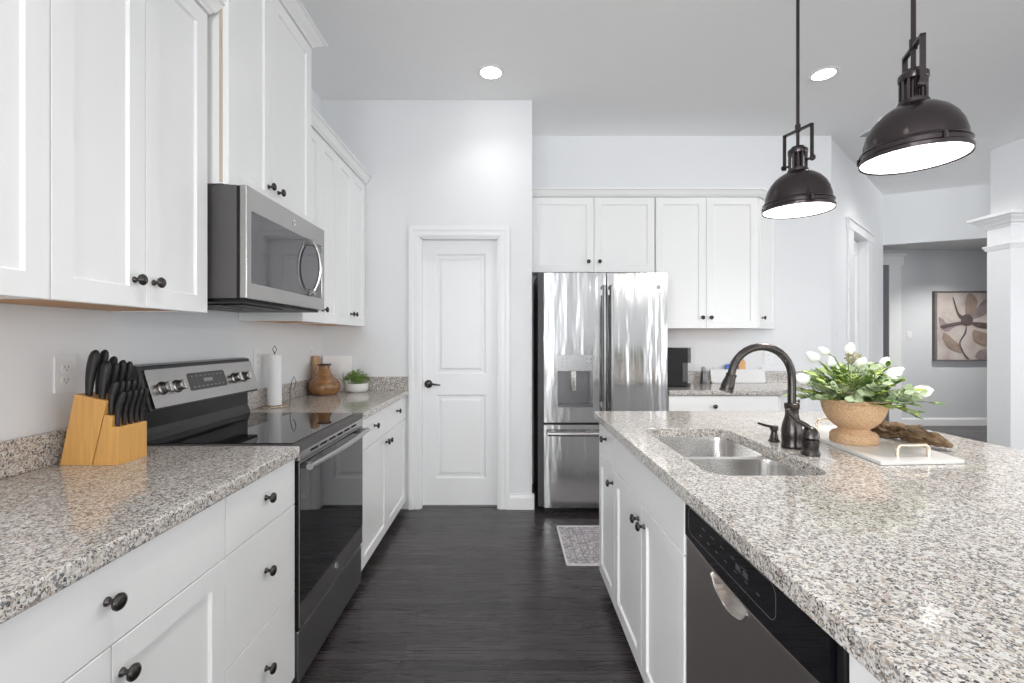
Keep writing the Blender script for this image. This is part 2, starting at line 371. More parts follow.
bm = BM(); sqprof(bm, sh, [(.001, 2.12), (.008, 2.12), (.012, 2.13), (.02, 2.15), (.024, 2.155), (.024, 2.165), (.001, 2.168)]); obj('necking', bm, 'trim', ct)
bm = BM(); sqprof(bm, sh, [(.015, 0), (.015, .13), (.001, .15)]); obj('base', bm, 'trim', ct)

# door casings, baseboards
TN = [0]
def trim(bm, label, bev=0, m='trim'):
    TN[0] += 1; return struct('trim_%d' % TN[0], bm, m, label, bev=bev)
def casing_prof(bm, a0, a1, zt, w, P, d=.018):
    """mitred casing of width w around an opening"""
    for (o0, o1, dd) in ((0, w, d * .6), (w * .62, w, d), (.012, w * .35, d * .8)):
        plate(bm, [(a0 - o1, 0), (a0 - o0, 0), (a0 - o0, zt + o0), (a1 + o0, zt + o0), (a1 + o0, 0), (a1 + o1, 0), (a1 + o1, zt + o1), (a0 - o1, zt + o1)], [], 0, dd, P)
bm = BM(); casing_prof(bm, DX0, DX1, DZ, .083, lambda a, b, d: Vector((a, PY - d, b)))
box(bm, DX0 - .001, DX0 + .012, PY, PY + .10, 0, DZ); box(bm, DX1 - .012, DX1 + .001, PY, PY + .10, 0, DZ); box(bm, DX0, DX1, PY, PY + .10, DZ - .012, DZ)
trim(bm, 'white moulded casing around the pantry door', .0015)
bm = BM()
for a, b in ((oA0 - .19, oA0), (oA1, oA1 + .19)): box(bm, a, b, .001, .022, 0, oAz, FA)
box(bm, oA0 - .21, oA1 + .21, .001, .028, oAz, oAz + .085, FA); box(bm, oA0 - .24, oA1 + .24, .001, .04, oAz + .085, oAz + .105, FA)
trim(bm, 'white casing of the doorway in the angled wall', .002)
bm = BM(); box(bm, 5.62, 5.80, HY - .022, HY, 0, 2.37); box(bm, 4.67, 4.85, HY - .022, HY, 0, 2.37)
box(bm, 4.64, 5.83, HY - .03, HY, 2.37, 2.50); box(bm, 4.61, 5.87, HY - .045, HY, 2.50, 2.54); trim(bm, 'white casing beside the flower painting', .002)
def baseboard(name, pts, P, label):
    bm = BM(); a0, a1 = pts
    prof = [(0, 0), (.016, 0), (.016, .085), (.012, .1), (.006, .108), (.006, .118), (0, .118)]
    loops(bm, [[P(a, d, z) for d, z in prof] for a in (a0, a1)]); struct(name, bm, 'trim', label)
baseboard('baseboard_centre', (.013, .197), lambda a, d, z: Vector((a, PY - d, z)), 'white baseboard beside the pantry door')
baseboard('baseboard_hall', (5.80, 9.4), lambda a, d, z: Vector((a, HY - d, z)), 'white baseboard under the painting')
baseboard('baseboard_angled', (0, oA0 - .19), lambda a, d, z: FA(a, d, z), 'white baseboard on the angled wall')
baseboard('baseboard_back', (2.66, 2.84), lambda a, d, z: Vector((a, BY - d, z)), 'white baseboard on the back wall')

# pantry door: two raised panels
def slab_door(name, P, a0, a1, z0, z1, panels, label, th=.04):
    bm = BM(); plate(bm, rect(a0, a1, z0, z1), [rect(*p) for p in panels], -th, 0, P)
    for (x0, x1, y0, y1) in panels:
        rings = []
        for ins, d in ((0, 0), (.012, -.009), (.028, -.009), (.045, -.002)):
            rings.append([P(x, y, d) for x, y in rect(x0 + ins, x1 - ins, y0 + ins, y1 - ins)])
        loops(bm, rings, cap0=False)
    return struct(name, bm, 'trim', label)
PDy = 3.609
d1 = slab_door('door_1', lambda a, b, d: Vector((a, PDy - d, b)), DX0 + .006, DX1 - .006, .012, DZ - .012,
   [(DX0 + .112, DX1 - .100, 1.015, 1.93), (DX0 + .112, DX1 - .100, .215, .855)], 'closed white two-panel pantry door with a dark lever')
bm = BM(); hx, hz = -.607, .937
lathe(bm, (hx, PDy, hz), [(.001, 0), (.031, 0), (.031, .006), (.022, .012), (.011, .014), (.011, .042), (.013, .05), (.001, .052)], (0, -1, 0), 20)
tube(bm, [(hx, PDy - .044, hz), (hx + .03, PDy - .047, hz + .002), (hx + .06, PDy - .046, hz - .002), (hx + .095, PDy - .046, hz - .006)], [.009, .009, .007, .006], 10)
obj('lever_handle', bm, 'bronze', d1, smooth=40)
d2 = slab_door('door_2', lambda a, b, d: FA(a, -.07 + d, b), oA0 + .012, oA1 - .004, .01, oAz - .01, [(oA0 + .12, oA1 - .11, 1.0, 2.2), (oA0 + .12, oA1 - .11, .2, .85)], 'white door set back in the angled wall')

# ------------------------------------------------------------------ cabinets
def shaker(bm, f, a0, a1, z0, z1, w0=0, th=.02, rail=.057):
    rings = []
    for ins, d in ((0, 0), (0, th - .0015), (.0015, th), (rail, th), (rail + .0055, th - .008)):
        rings.append([f(a, w0 + d, z) for a, z in rect(a0 + ins, a1 - ins, z0 + ins, z1 - ins)])
    loops(bm, rings)
def knob(f, a, w, z, parent):
    bm = BM(); lathe(bm, f(a, w, z), [(.001, 0), (.009, 0), (.0085, .003), (.0055, .006), (.005, .014), (.008, .018), (.0155, .021), (.0165, .025), (.014, .029), (.008, .0315), (.001, .032)], f.w, 18)
    obj('knob', bm, 'bronze', parent, smooth=50)
def door(f, a0, a1, z0, z1, parent, kn=None, rail=.057, name='door'):
    g = .0016; bm = BM(); shaker(bm, f, a0 + g, a1 - g, z0 + g, z1 - g, rail=rail)
    d = obj(name, bm, 'cab', parent)
    if kn: knob(f, kn[0], .02, kn[1], d)
    return d
def drawer(f, a0, a1, z0, z1, parent, kns=(), name='drawer'):
    g = .0016; d = bx(name, 'cab', parent, a0 + g, a1 - g, 0, .02, z0 + g, z1 - g, f, bev=.0015)
    for k in kns: knob(f, k[0], .02, k[1], d)
    return d
TOP = .897; TB = .859; BZ = .065
def base_cab(f, a0, a1, depth, loc, label, group, openbox=False):
    t = thing('base_cabinet', loc, label, 'cabinet', group)
    g = .0006
    if openbox:
        bm = BM(); z1 = TB - .001
        for q in ((a0 + g, a0 + .018), (a1 - .018, a1 - g)): box(bm, *q, -depth, -.001, BZ + .01, z1, f)
        box(bm, a0 + .018, a1 - .018, -depth, -.001, BZ + .01, BZ + .03, f); box(bm, a0 + .018, a1 - .018, -depth, -depth + .018, BZ + .03, z1, f)
        box(bm, a0 + .018, a1 - .018, -.02, -.001, BZ + .03, z1, f)
        obj('body', bm, 'cab', t)
    else: bx('body', 'cab', t, a0 + g, a1 - g, -depth, -.001, BZ + .01, TB - .001, f)
    bx('toe_kick', 'cab', t, a0 + g, a1 - g, -depth + .02, -.075, 0, BZ + .01, f)
    return t
ZD = .688
FL = Fr((-.785, 0, 0), (0, 1, 0), (1, 0, 0))      # left run, door backs
LD = 1.403 - .785
t = base_cab(FL, -.37, .545, LD, (-1.1, .09, 0), 'white base cabinet nearest the camera under the left countertop', None)
drawer(FL, -.37, .545, ZD, TB - .004, t, [(.09, .775)]); door(FL, -.37, .088, BZ, ZD, t, (.05, .62)); door(FL, .088, .545, BZ, ZD, t, (.13, .62))
t = base_cab(FL, .545, 1.279, LD, (-1.1, .912, 0), 'white base cabinet with one wide drawer over two doors, left foreground', None)
drawer(FL, .545, 1.279, ZD, TB - .004, t, [(.900, .779)]); door(FL, .545, .912, BZ, ZD, t, (.872, .618)); door(FL, .912, 1.279, BZ, ZD, t, (.935, .620))
t = base_cab(FL, 1.279, 1.695, LD, (-1.1, 1.48, 0), 'white base cabinet with three stacked flat drawers left of the range', None)
drawer(FL, 1.279, 1.695, ZD, TB - .004, t, [(1.49, .779)]); drawer(FL, 1.279, 1.695, .377, ZD, t, [(1.49, .549)]); drawer(FL, 1.279, 1.695, BZ, .377, t, [(1.49, .24)])
t = base_cab(FL, 2.447, PY - .002, LD, (-1.1, 3.0, 0), 'white base cabinet between the range and the pantry wall', None)
drawer(FL, 2.447, 3.52, ZD, TB - .004, t, [(2.70, .785), (3.25, .785)]); door(FL, 2.447, 2.985, BZ, ZD, t, (2.955, .635)); door(FL, 2.985, 3.52, BZ, ZD, t, (3.02, .635))
bx('filler', 'cab', t, 3.521, PY - .003, -.001, .018, BZ, TB - .004, FL)

FI = Fr((.50, 0, 0), (0, 1, 0), (-1, 0, 0))       # island face, looking left
ID = .62
t = base_cab(FI, 2.129, 2.485, ID, (.8, 2.3, 0), 'narrow white cabinet with one drawer over one door at the far end of the island', None)
drawer(FI, 2.129, 2.485, ZD, TB - .004, t, [(2.307, .79)]); door(FI, 2.129, 2.485, BZ, ZD, t, (2.162, .62))
t = base_cab(FI, 1.287, 2.129, ID, (.8, 1.7, 0), 'white sink cabinet with a plain front over two doors, in the island', None, True)
drawer(FI, 1.287, 2.129, ZD, TB - .004, t, [], name='false_front'); door(FI, 1.287, 1.70, BZ, ZD, t, (1.66, .62)); door(FI, 1.70, 2.129, BZ, ZD, t, (1.735, .62))
t = base_cab(FI, .43, .668, ID, (.8, .55, 0), 'narrow white end cabinet at the near end of the island, right of the dishwasher', None)
bx('end_panel', 'cab', t, .432, .667, 0, .018, BZ, TB - .004, FI, bev=.001)
bm = BM(); box(bm, 1.125, 1.40, .43, 2.485, 0, TB - .001); t = tag(obj('island_back_panel', bm, 'cab'), 'white knee wall under the seating side of the island counter', 'panel')

# back run
FB = Fr((0, 3.565, 0), (1, 0, 0), (0, -1, 0)); BD = BY - .002 - 3.565
t = base_cab(FB, 1.205, 2.03, BD, (1.6, 3.9, 0), 'white base cabinet under the coffee maker, behind the island', None)
drawer(FB, 1.205, 2.03, ZD, TB - .004, t, [(1.55, .775)]); door(FB, 1.205, 1.617, BZ, ZD, t, (1.58, .62)); door(FB, 1.617, 2.03, BZ, ZD, t, (1.65, .62))
q = math.sqrt(.5)
t = thing('base_cabinet', (2.3, 3.95, 0), 'angled white end cabinet at the right end of the back counter', 'cabinet')
bm = BM(); plate(bm, [(2.032, 3.566), (2.640, BY - .002), (2.032, BY - .002)], [], BZ + .01, TB - .001, lambda a, b, d: Vector((a, b, d))); obj('body', bm, 'cab', t)
bm = BM(); plate(bm, [(2.032, 3.68), (2.53, BY - .002), (2.032, BY - .002)], [], 0, BZ + .01, lambda a, b, d: Vector((a, b, d))); obj('toe_kick', bm, 'cab', t)
FG = Fr((2.032, 3.565, 0), (1, 1, 0), (1, -1, 0))
drawer(FG, .012, .84, ZD, TB - .004, t, [(.42, .775)]); door(FG, .012, .84, BZ, ZD, t, (.06, .62))

# wall cabinets
UB, UT = 1.375, 2.44
def upper(f, a0, a1, depth, z0, z1, loc, label, drs, under=True, dz=.004):
    t = thing('wall_cabinet', loc, label, 'cabinet')
    g = .0006
    bm = BM(); box(bm, a0 + g, a1 - g, -depth, -.001, z0 + .012, z1, f); 
    for s in ((a0 + g, a0 + .018), (a1 - .018, a1 - g)): box(bm, *s, -depth, -.001, z0, z0 + .012, f)
    box(bm, a0 + .018, a1 - .018, -.019, -.001, z0, z0 + .012, f)
    obj('body', bm, 'cab', t)
    if under: bx('underside', 'wood_under', t, a0 + .019, a1 - .019, -depth + .001, -.02, z0 + .004, z0 + .0115, f)
    for (b0, b1, kn) in drs: door(f, b0, b1, z0 - dz, z1 - .004, t, kn)
    return t
FU = Fr((-1.09, 0, 0), (0, 1, 0), (1, 0, 0)); UD = 1.403 - 1.09
upper(FU, -.05, .527, UD, UB, UT, (-1.25, .24, UB), 'tall white wall cabinet nearest the camera on the left wall', [(-.05, .238, (.20, 1.45)), (.238, .527, (.275, 1.45))])
upper(FU, .527, 1.105, UD, UB, UT, (-1.25, .816, UB), 'tall white wall cabinet cut by the left edge of the picture', [(.527, .816, (.78, 1.45)), (.816, 1.105, (.85, 1.45))])
upper(FU, 1.105, 1.683, UD, UB, UT, (-1.25, 1.394, UB), 'tall white two-door wall cabinet above the knife block', [(1.105, 1.394, (1.352, 1.45)), (1.394, 1.683, (1.425, 1.45))])
FM = Fr((-1.035, 0, 0), (0, 1, 0), (1, 0, 0)); MD = 1.403 - 1.035
rc = upper(FM, 1.712, 2.44, MD, 1.845, 2.785, (-1.22, 2.07, 1.845), 'raised white two-door wall cabinet above the microwave', [(1.712, 2.03, (2.00, 1.925)), (2.03, 2.44, (2.085, 1.925))], under=False)
bx('edge_banding', 'maple', rc, -1.047, -1.0365, 1.7112, 1.7126, 1.85, 2.78)
upper(FU, 2.46, 2.968, UD, UB, UT, (-1.25, 2.71, UB), 'white wall cabinet just beyond the microwave', [(2.46, 2.70, (2.665, 1.45)), (2.70, 2.968, (2.735, 1.45))])
upper(FU, 2.968, PY - .002, UD, UB, UT, (-1.25, 3.26, UB), 'white wall cabinet above the vase, against the pantry wall', [(2.968, 3.245, (3.21, 1.45)), (3.245, 3.53, (3.275, 1.45))])
FK = Fr((0, 3.87, 0), (1, 0, 0), (0, -1, 0)); KD = BY - .002 - 3.87
upper(FK, .184, 1.197, KD, 1.827, UT, (.7, 4.0, 1.827), 'short white two-door wall cabinet above the fridge', [(.19, .702, (.655, 1.91)), (.702, 1.197, (.745, 1.91))], under=False)
upper(FK, 1.205, 2.04, KD, 1.37, UT, (1.62, 4.0, 1.37), 'tall white two-door wall cabinet above the coffee maker', [(1.205, 1.617, (1.583, 1.455)), (1.617, 2.04, (1.652, 1.455))])
t = thing('wall_cabinet', (2.15, 4.05, 1.37), 'narrow angled white wall cabinet ending the back wall run', 'cabinet')
bm = BM(); plate(bm, [(2.0415, 3.871), (2.345, BY - .002), (2.0415, BY - .002)], [], 1.37, UT, lambda a, b, d: Vector((a, b, d))); obj('body', bm, 'cab', t)
FN = Fr((2.042, 3.87, 0), (1, 1, 0), (1, -1, 0)); door(FN, .008, .405, 1.366, UT - .004, t, (.06, 1.455), rail=.05)

# crown mouldings: profile swept along a path of plan points with outward offsets
def crown(pts, dirs, z0, label, closed_back=.02, h=.06, out=.045):
    prof = [(-.0, 0), (.006, 0), (.010, .008), (.018, .014), (out * .62, h * .55), (out * .8, h * .75), (out, h * .8), (out, h), (-.02, h), (-.02, .0)]
    bm = BM(); loops(bm, [[Vector((x + dx * o, y + dy * o, z0 + z)) for o, z in prof] for (x, y), (dx, dy) in zip(pts, dirs)])
    return tag(obj('crown_molding', bm, 'cab'), label, 'crown molding')
crown([(-1.07, -.05), (-1.07, 1.683), (-1.39, 1.683)], [(1, 0), (1, 1), (0, 1)], UT + .001, 'white crown moulding topping the near left wall cabinets')
crown([(-1.39, 1.712), (-1.015, 1.712), (-1.015, 2.44), (-1.39, 2.44)], [(0, -1), (1, -1), (1, 1), (0, 1)], 2.786, 'white crown moulding on the raised cabinet above the microwave', h=.05, out=.06)
crown([(-1.07, 2.46), (-1.07, PY - .003)], [(1, 0), (1, 0)], UT + .001, 'white crown moulding topping the wall cabinets beyond the microwave')
crown([(.184, 3.85), (2.05, 3.85), (2.36, 4.16)], [(0, -1), (.414, -1), (.707, -.707)], UT + .001, 'white crown moulding topping the cabinets on the back wall')

# ------------------------------------------------------------------ countertops
def pz(a, b, d): return Vector((a, b, d))
def counter(name, outer, holes, label, splash=()):
    bm = BM(); plate(bm, outer, holes, TB, TOP, pz)
    c = tag(obj(name, bm, 'granite', bev=.008, seg=3), label, 'countertop')
    for s in splash: bx('backsplash', 'granite', c, *s, bev=.002)
    return c
CF = -.7455
counter('countertop', rect(LX + .002, CF, -.5, 1.696), [], 'brown and grey speckled granite countertop in the left foreground', [(LX + .002, LX + .022, -.5, 1.696, TOP, .997)])
counter('countertop', rect(LX + .002, CF, 2.446, PY - .002), [], 'speckled granite countertop between the range and the pantry wall', [(LX + .002, LX + .022, 2.446, PY - .002, TOP, .997), (LX + .022, CF - .005, PY - .022, PY - .002, TOP, .997)])
counter('countertop', [(1.203, 3.52), (2.05, 3.52), (2.70, BY - .002), (1.203, BY - .002)], [], 'speckled granite countertop under the coffee maker on the back wall', [(1.203, 2.70, BY - .022, BY - .002, TOP, .997)])
SX0, SX1, SY0, SY1 = .572, .925, 1.325, 2.02
counter('island_countertop', rrect(.455, 1.77, .40, 2.51, .02, 3), [rrect(SX0, SX1, SY0, SY1, .07)], 'large pale speckled granite island countertop with a sink cut-out')

# sink
t = thing('sink', (.75, 1.67, .66), 'double-bowl stainless sink set under the island countertop', 'sink')
b1 = (SX0 - .012, SX1 + .012, SY0 - .012, 1.655); b2 = (SX0 - .012, SX1 + .012, 1.69, SY1 + .012)
bm = BM(); plate(bm, rrect(SX0 - .03, SX1 + .03, SY0 - .03, SY1 + .03, .03), [rrect(*b1, .06), rrect(*b2, .06)], .855, .8585, pz); obj('rim', bm, 'sink', t)
for b in (b1, b2):
    bm = BM(); rings = []
    for ins, z, r in ((0, .8583, .06), (.002, .84, .06), (.006, .72, .06), (.02, .69, .055), (.05, .678, .045), (.12, .674, .03)):
        rings.append([Vector((x, y, z)) for x, y in rrect(b[0] + ins, b[1] - ins, b[2] + ins, b[3] - ins, r)])
    loops(bm, rings, cap0=False); bw = obj('bowl', bm, 'sink', t, smooth=50)
    bm = BM(); lathe(bm, ((b[0] + b[1]) / 2, (b[2] + b[3]) / 2, .674), [(.04, .0005), (.04, .003), (.032, .001), (.001, .001)], n=20); obj('drain', bm, 'basin', bw, smooth=40)

# faucet
FX, FY = 1.0, 1.663
t = thing('faucet', (FX, FY, TOP), 'tall bronze gooseneck pull-down faucet behind the sink', 'faucet')
bm = BM(); lathe(bm, (FX, FY, TOP), [(.033, 0), (.035, .004), (.034, .012), (.0315, .02), (.0335, .04), (.034, .06), (.030, .085), (.024, .105), (.021, .12), (.0215, .135), (.024, .14), (.0245, .155), (.021, .158), (.014, .159)]); obj('base', bm, 'bronze', t, smooth=35)
pts = [(FX, FY, TOP + .155)] ; ra = .112; cz = 1.141
pts += [(FX, FY, z) for z in (1.08, 1.11)]
for i in range(0, 17):
    a = R(180 * i / 16 * .965); pts.append((FX - ra + ra * math.cos(a), FY - .02 * i / 16, cz + ra * math.sin(a)))
bm = BM(); tube(bm, pts, .0135, 16); obj('spout', bm, 'bronze', t, smooth=40)
e = Vector(pts[-1]); dr = (e - Vector(pts[-2])).normalized(); dr = (dr + Vector((-.16, 0, 0))).normalized()
bm = BM(); lathe(bm, e - dr * .006, [(.014, 0), (.018, .001), (.018, .006), (.0165, .008), (.018, .02), (.021, .035), (.0225, .05), (.021, .056), (.0225, .058), (.0225, .066), (.012, .067)], dr, 20); sp = obj('spray_head', bm, 'bronze', t, smooth=35)
bm = BM(); lathe(bm, (FX, 1.561, TOP), [(.027, 0), (.029, .004), (.027, .012), (.0235, .018), (.026, .035), (.0265, .05), (.022, .054), (.0265, .057), (.0255, .072), (.018, .086), (.008, .094), (.001, .095)]); vl = obj('handle', bm, 'bronze', t, smooth=35)
bm = BM(); tube(bm, [(FX, 1.561, .975), (FX - .012, 1.561, .992), (FX - .03, 1.561, 1.003), (FX - .048, 1.563, 1.012), (FX - .062, 1.565, 1.03), (FX - .07, 1.567, 1.047)], [.010, .009, .0075, .007, .008, .0065], 10); obj('lever', bm, 'bronze', vl, smooth=40)
t = thing('soap_dispenser', (.995, 1.765, TOP), 'small bronze soap pump left of the faucet', 'soap dispenser')
bm = BM(); lathe(bm, (.995, 1.765, TOP), [(.020, 0), (.021, .003), (.016, .008), (.013, .02), (.011, .032), (.011, .04), (.014, .043), (.014, .058), (.001, .06)]); obj('pump', bm, 'bronze', t, smooth=35)
bm = BM(); tube(bm, [(.995, 1.765, .95), (.965, 1.765, .956), (.935, 1.765, .965)], [.006, .005, .0045], 8); obj('nozzle', bm, 'bronze', t, smooth=40)

# ------------------------------------------------------------------ range
RY0, RY1 = 1.702, 2.440; RX = -.752
t = thing('range', (-1.08, 2.06, 0), 'stainless electric range with black glass cooktop under the microwave', 'range')
bx('body', 'black', t, -1.385, RX - .035, RY0, RY1, .03, .872, bev=.002)
bm = BM()
for x in (-1.34, -.86):
    for y in (RY0 + .05, RY1 - .05): lathe(bm, (x, y, 0), [(.02, 0), (.02, .03)], n=12)
obj('feet', bm, 'blackm', t)
bm = BM(); plate(bm, rrect(-1.34, RX + .004, RY0 - .001, RY1 + .001, .012, 4), [], .873, .898, pz); ck = obj('cooktop_trim', bm, 'case', t, bev=.004)
bx('cooktop_glass', 'glass', t, -1.335, RX - .03, RY0 + .012, RY1 - .012, .898, .9015, bev=.001)
FRG = Fr((RX - .035, 0, 0), (0, 1, 0), (1, 0, 0))
# vent strip with slots
bm = BM(); holes = [rect(RY0 + .09 + i * .093, RY0 + .165 + i * .093, .853, .862) for i in range(6)]
plate(bm, rect(RY0 + .004, RY1 - .004, .838, .872), holes, .012, .037, lambda a, b, d: FRG(a, d, b)); obj('vent_strip', bm, 'ss', t); bx('door_core', 'black', t, RY0 + .002, RY1 - .002, .001, .029, .232, .834, FRG)
bx('vent_back', 'black', t, RY0 + .006, RY1 - .006, .001, .012, .838, .872, FRG)
bm = BM(); plate(bm, rect(RY0 + .003, RY1 - .003, .232, .834), [rect(RY0 + .03, RY1 - .03, .325, .795)], .0295, .035, lambda a, b, d: FRG(a, d, b)); od = obj('oven_door', bm, 'ss', t, bev=.002)
bx('door_glass', 'glass', od, RY0 + .0035, RY1 - .0035, .030, .0365, .322, .83, FRG, bev=.001)
bm = BM()
for a in (RY0 + .05, RY1 - .05): box(bm, a - .012, a + .012, .036, .062, .803, .827, FRG)
pts = []
for i in range(13):
    s = i / 12; pts.append(FRG(RY0 + .015 + (RY1 - RY0 - .03) * s, .066 + .012 * math.sin(math.pi * s), .815))
tube(bm, pts, .014, 12, flat=.8); obj('handle', bm, 'ss', od, smooth=40)
bm = BM(); lathe(bm, FRG((RY0 + RY1) / 2, .0352, .282), [(.001, 0), (.017, 0), (.017, .002), (.014, .0025), (.001, .0025)], (1, 0, 0), 20); obj('badge', bm, 'chrome', od, smooth=40)
text_mesh('badge_letters', 'GE', .016, FRG, (RY0 + RY1) / 2, .0378, .282, 'ink', od)
bx('storage_drawer', 'slate', t, RY0 + .004, RY1 - .004, .001, .030, .03, .220, FRG, bev=.004)
# backguard
bm = BM(); prof = [(-1.39, .898), (-1.328, .898), (-1.334, .925), (-1.343, .945), (-1.343, 1.015), (-1.290, 1.015), (-1.338, 1.180), (-1.362, 1.185), (-1.39, 1.185)]
loops(bm, [[Vector((x, y, z)) for x, z in prof] for y in (RY0 + .002, RY1 - .002)]); obj('backguard', bm, 'black', t, bev=.003)
bv = Vector((-1.334 + 1.288, 0, 1.172 - 1.020)).normalized()
FP = Fr((-1.288, 0, 1.020), (0, 1, 0), (bv.z, 0, -bv.x), bv)
bm = BM(); plate(bm, rrect(RY0 + .02, RY1 - .004, .004, .152, .006, 3), [], .0005, .004, lambda a, b, d: FP(a, d, b)); cp = obj('control_panel', bm, 'ss', t, bev=.001)
bm = BM(); plate(bm, rrect(1.935, 2.185, .048, .122, .01, 4), [], .004, .0055, lambda a, b, d: FP(a, d, b)); obj('display', bm, 'case', cp)
bm = BM()
for i in range(8):
    for zz in ((.060, .064), (.106, .109)): box(bm, 1.955 + i * .028, 1.967 + i * .028, .0055, .006, *zz, FP)
box(bm, 2.03, 2.09, .0055, .006, .080, .095, FP); obj('display_marks', bm, 'silver_gray', cp)
bm = BM()
for y in (1.785, 1.865, 2.255, 2.335):
    for a in range(5):
        an = R(-140 + 70 * a); box(bm, y + .04 * math.sin(an) - .002, y + .04 * math.sin(an) + .002, .004, .0045, .078 + .04 * math.cos(an) - .002, .078 + .04 * math.cos(an) + .002, FP)
obj('dial_marks', bm, 'ink', cp)
for y in (1.785, 1.865, 2.255, 2.335):
    bm = BM(); lathe(bm, FP(y, .004, .076), [(.001, 0), (.026, 0), (.026, .004), (.021, .007), (.020, .026), (.018, .030), (.001, .030)], FP.w, 24)
    box(bm, y - .006, y + .006, .03, .040, .056, .096, FP); obj('knob', bm, 'ss', t, bev=.0015)

# ------------------------------------------------------------------ microwave
t = thing('microwave', (-1.2, 2.07, 1.42), 'stainless over-the-range microwave with a bowed handle', 'microwave')
MY0, MY1, MZ0, MZ1 = 1.712, 2.438, 1.428, 1.840
bx('case', 'case', t, -1.403, -.985, MY0, MY1, MZ0, MZ1, bev=.002)
FW = Fr((-.984, 0, 0), (0, 1, 0), (1, 0, 0))
bx('door_edge', 'blackm', t, MY0 + .001, MY1 - .001, 0, .010, MZ0 + .002, MZ1 - .002, FW)
bm = BM(); plate(bm, rect(MY0, MY1, MZ0, MZ1), [rrect(1.745, 2.405, 1.487, 1.752, .004, 3)], .010, .036, lambda a, b, d: FW(a, d, b)); md = obj('door', bm, 'ss', t, bev=.003)
bx('window', 'mglass', md, 1.745, 2.405, .028, .034, 1.487, 1.752, FW)
bm = BM(); pts = [FW(2.262, .034 + .052 * math.sin(math.pi * (i / 14)) ** .55, 1.492 + .262 * i / 14) for i in range(15)]
tube(bm, pts, [.012] + [.0095] * 13 + [.012], 12)
for z in (1.505, 1.742): box(bm, 2.249, 2.275, .034, .060, z - .013, z + .013, FW)
obj('handle', bm, 'ss', md, bev=.0015)
bm = BM(); lathe(bm, FW(2.09, .036, 1.795), [(.001, 0), (.014, 0), (.014, .002), (.001, .0025)], (1, 0, 0), 20); obj('badge', bm, 'chrome', md)
text_mesh('badge_letters', 'GE', .013, FW, 2.09, .0388, 1.795, 'ink', md)
bm = BM(); box(bm, -1.39, -.975, MY0 + .012, MY1 - .012, MZ0 - .012, MZ0 - .0005)
for i in range(4): box(bm, -1.36 + i * .09, -1.29 + i * .09, MY0 + .10, MY1 - .30, MZ0 - .018, MZ0 - .012)
obj('vent_tray', bm, 'blackm', t, bev=.002)
bm = BM()
for z in (1.475, 1.765): lathe(bm, (-1.15 + (z - 1.6) * .03, MY0, z), [(.001, 0), (.008, 0), (.008, .002), (.001, .003)], (0, -1, 0), 12)
obj('screw', bm, 'blackm', t)

# ------------------------------------------------------------------ dishwasher
t = thing('dishwasher', (.8, .98, 0), 'dark stainless dishwasher with a black control panel in the island', 'dishwasher')
Y0, Y1 = .676, 1.284
bx('tub', 'black', t, .517, 1.10, Y0, Y1, .02, .852)
FD = Fr((.516, 0, 0), (0, 1, 0), (-1, 0, 0))
bx('toe_panel', 'black', t, Y0 + .004, Y1 - .004, -.07, -.002, 0, .085, FD)
bx('surround', 'black', t, Y0, Y1, 0, .008, .09, .855, FD)
N = 20; zb = lambda s: .752 - .013 * math.sin(math.pi * s)
outline = [(Y0 + .03, .850), (Y1 - .006, .850)][::-1]
cur = [(Y0 + .03 + (Y1 - .006 - Y0 - .03) * i / N, zb(i / N)) for i in range(N + 1)]
bm = BM(); plate(bm, [(Y1 - .006, .850), (Y0 + .03, .850)] + cur, [], .008, .036, lambda a, b, d: FD(a, d, b)); cpn = obj('control_panel', bm, 'glass', t, bev=.003)
zb2 = lambda s: zb(s) - .003
cur2 = [(Y0 + .03 + (Y1 - .006 - Y0 - .03) * i / N, zb2(i / N)) for i in range(N + 1)]
hc = (Y0 + Y1) / 2
hc += .055; pock = [(hc - .085 + .17 * i / 12, .726 - .038 * math.sin(math.pi * i / 12) ** .5) for i in range(13)]
bm = BM(); plate(bm, [(Y1 - .006, .10), (Y0 + .03, .10)] + cur2, [pock[::-1] + [(hc - .08, .731), (hc + .08, .731)]], .010, .034, lambda a, b, d: FD(a, d, b)); dd = obj('door', bm, 'ssd', t, bev=.002)
bm = BM(); plate(bm, pock[::-1] + [(hc - .08, .731), (hc + .08, .731)], [], .0085, .012, lambda a, b, d: FD(a, d, b))
obj('pocket_handle', bm, 'chrome', dd)
bm = BM(); tube(bm, [FD(a, .0345, b - .001) for a, b in pock], .0022, 8); obj('handle_lip', bm, 'chrome', dd, smooth=40)
bm = BM()
fr = rrect(Y0 + .17, Y1 - .03, .768, .836, .02, 5); tube(bm, [FD(a, .036, b) for a, b in fr + fr[:1]], .0007, 6)
for i in range(7): box(bm, .90 + i * .045, .912 + i * .045, .036, .0364, .788, .7905, FD)
for i in range(5): box(bm, .95 + i * .05, .968 + i * .05, .036, .0364, .811, .8128, FD)
for i in range(2): box(bm, .945 + i * .03, .965 + i * .03, .036, .0364, .796, .808, FD)
obj('panel_marks', bm, 'recess', cpn)
bx('side_trim', 'black', t, Y0 + .002, Y0 + .026, .008, .030, .09, .852, FD, bev=.006)

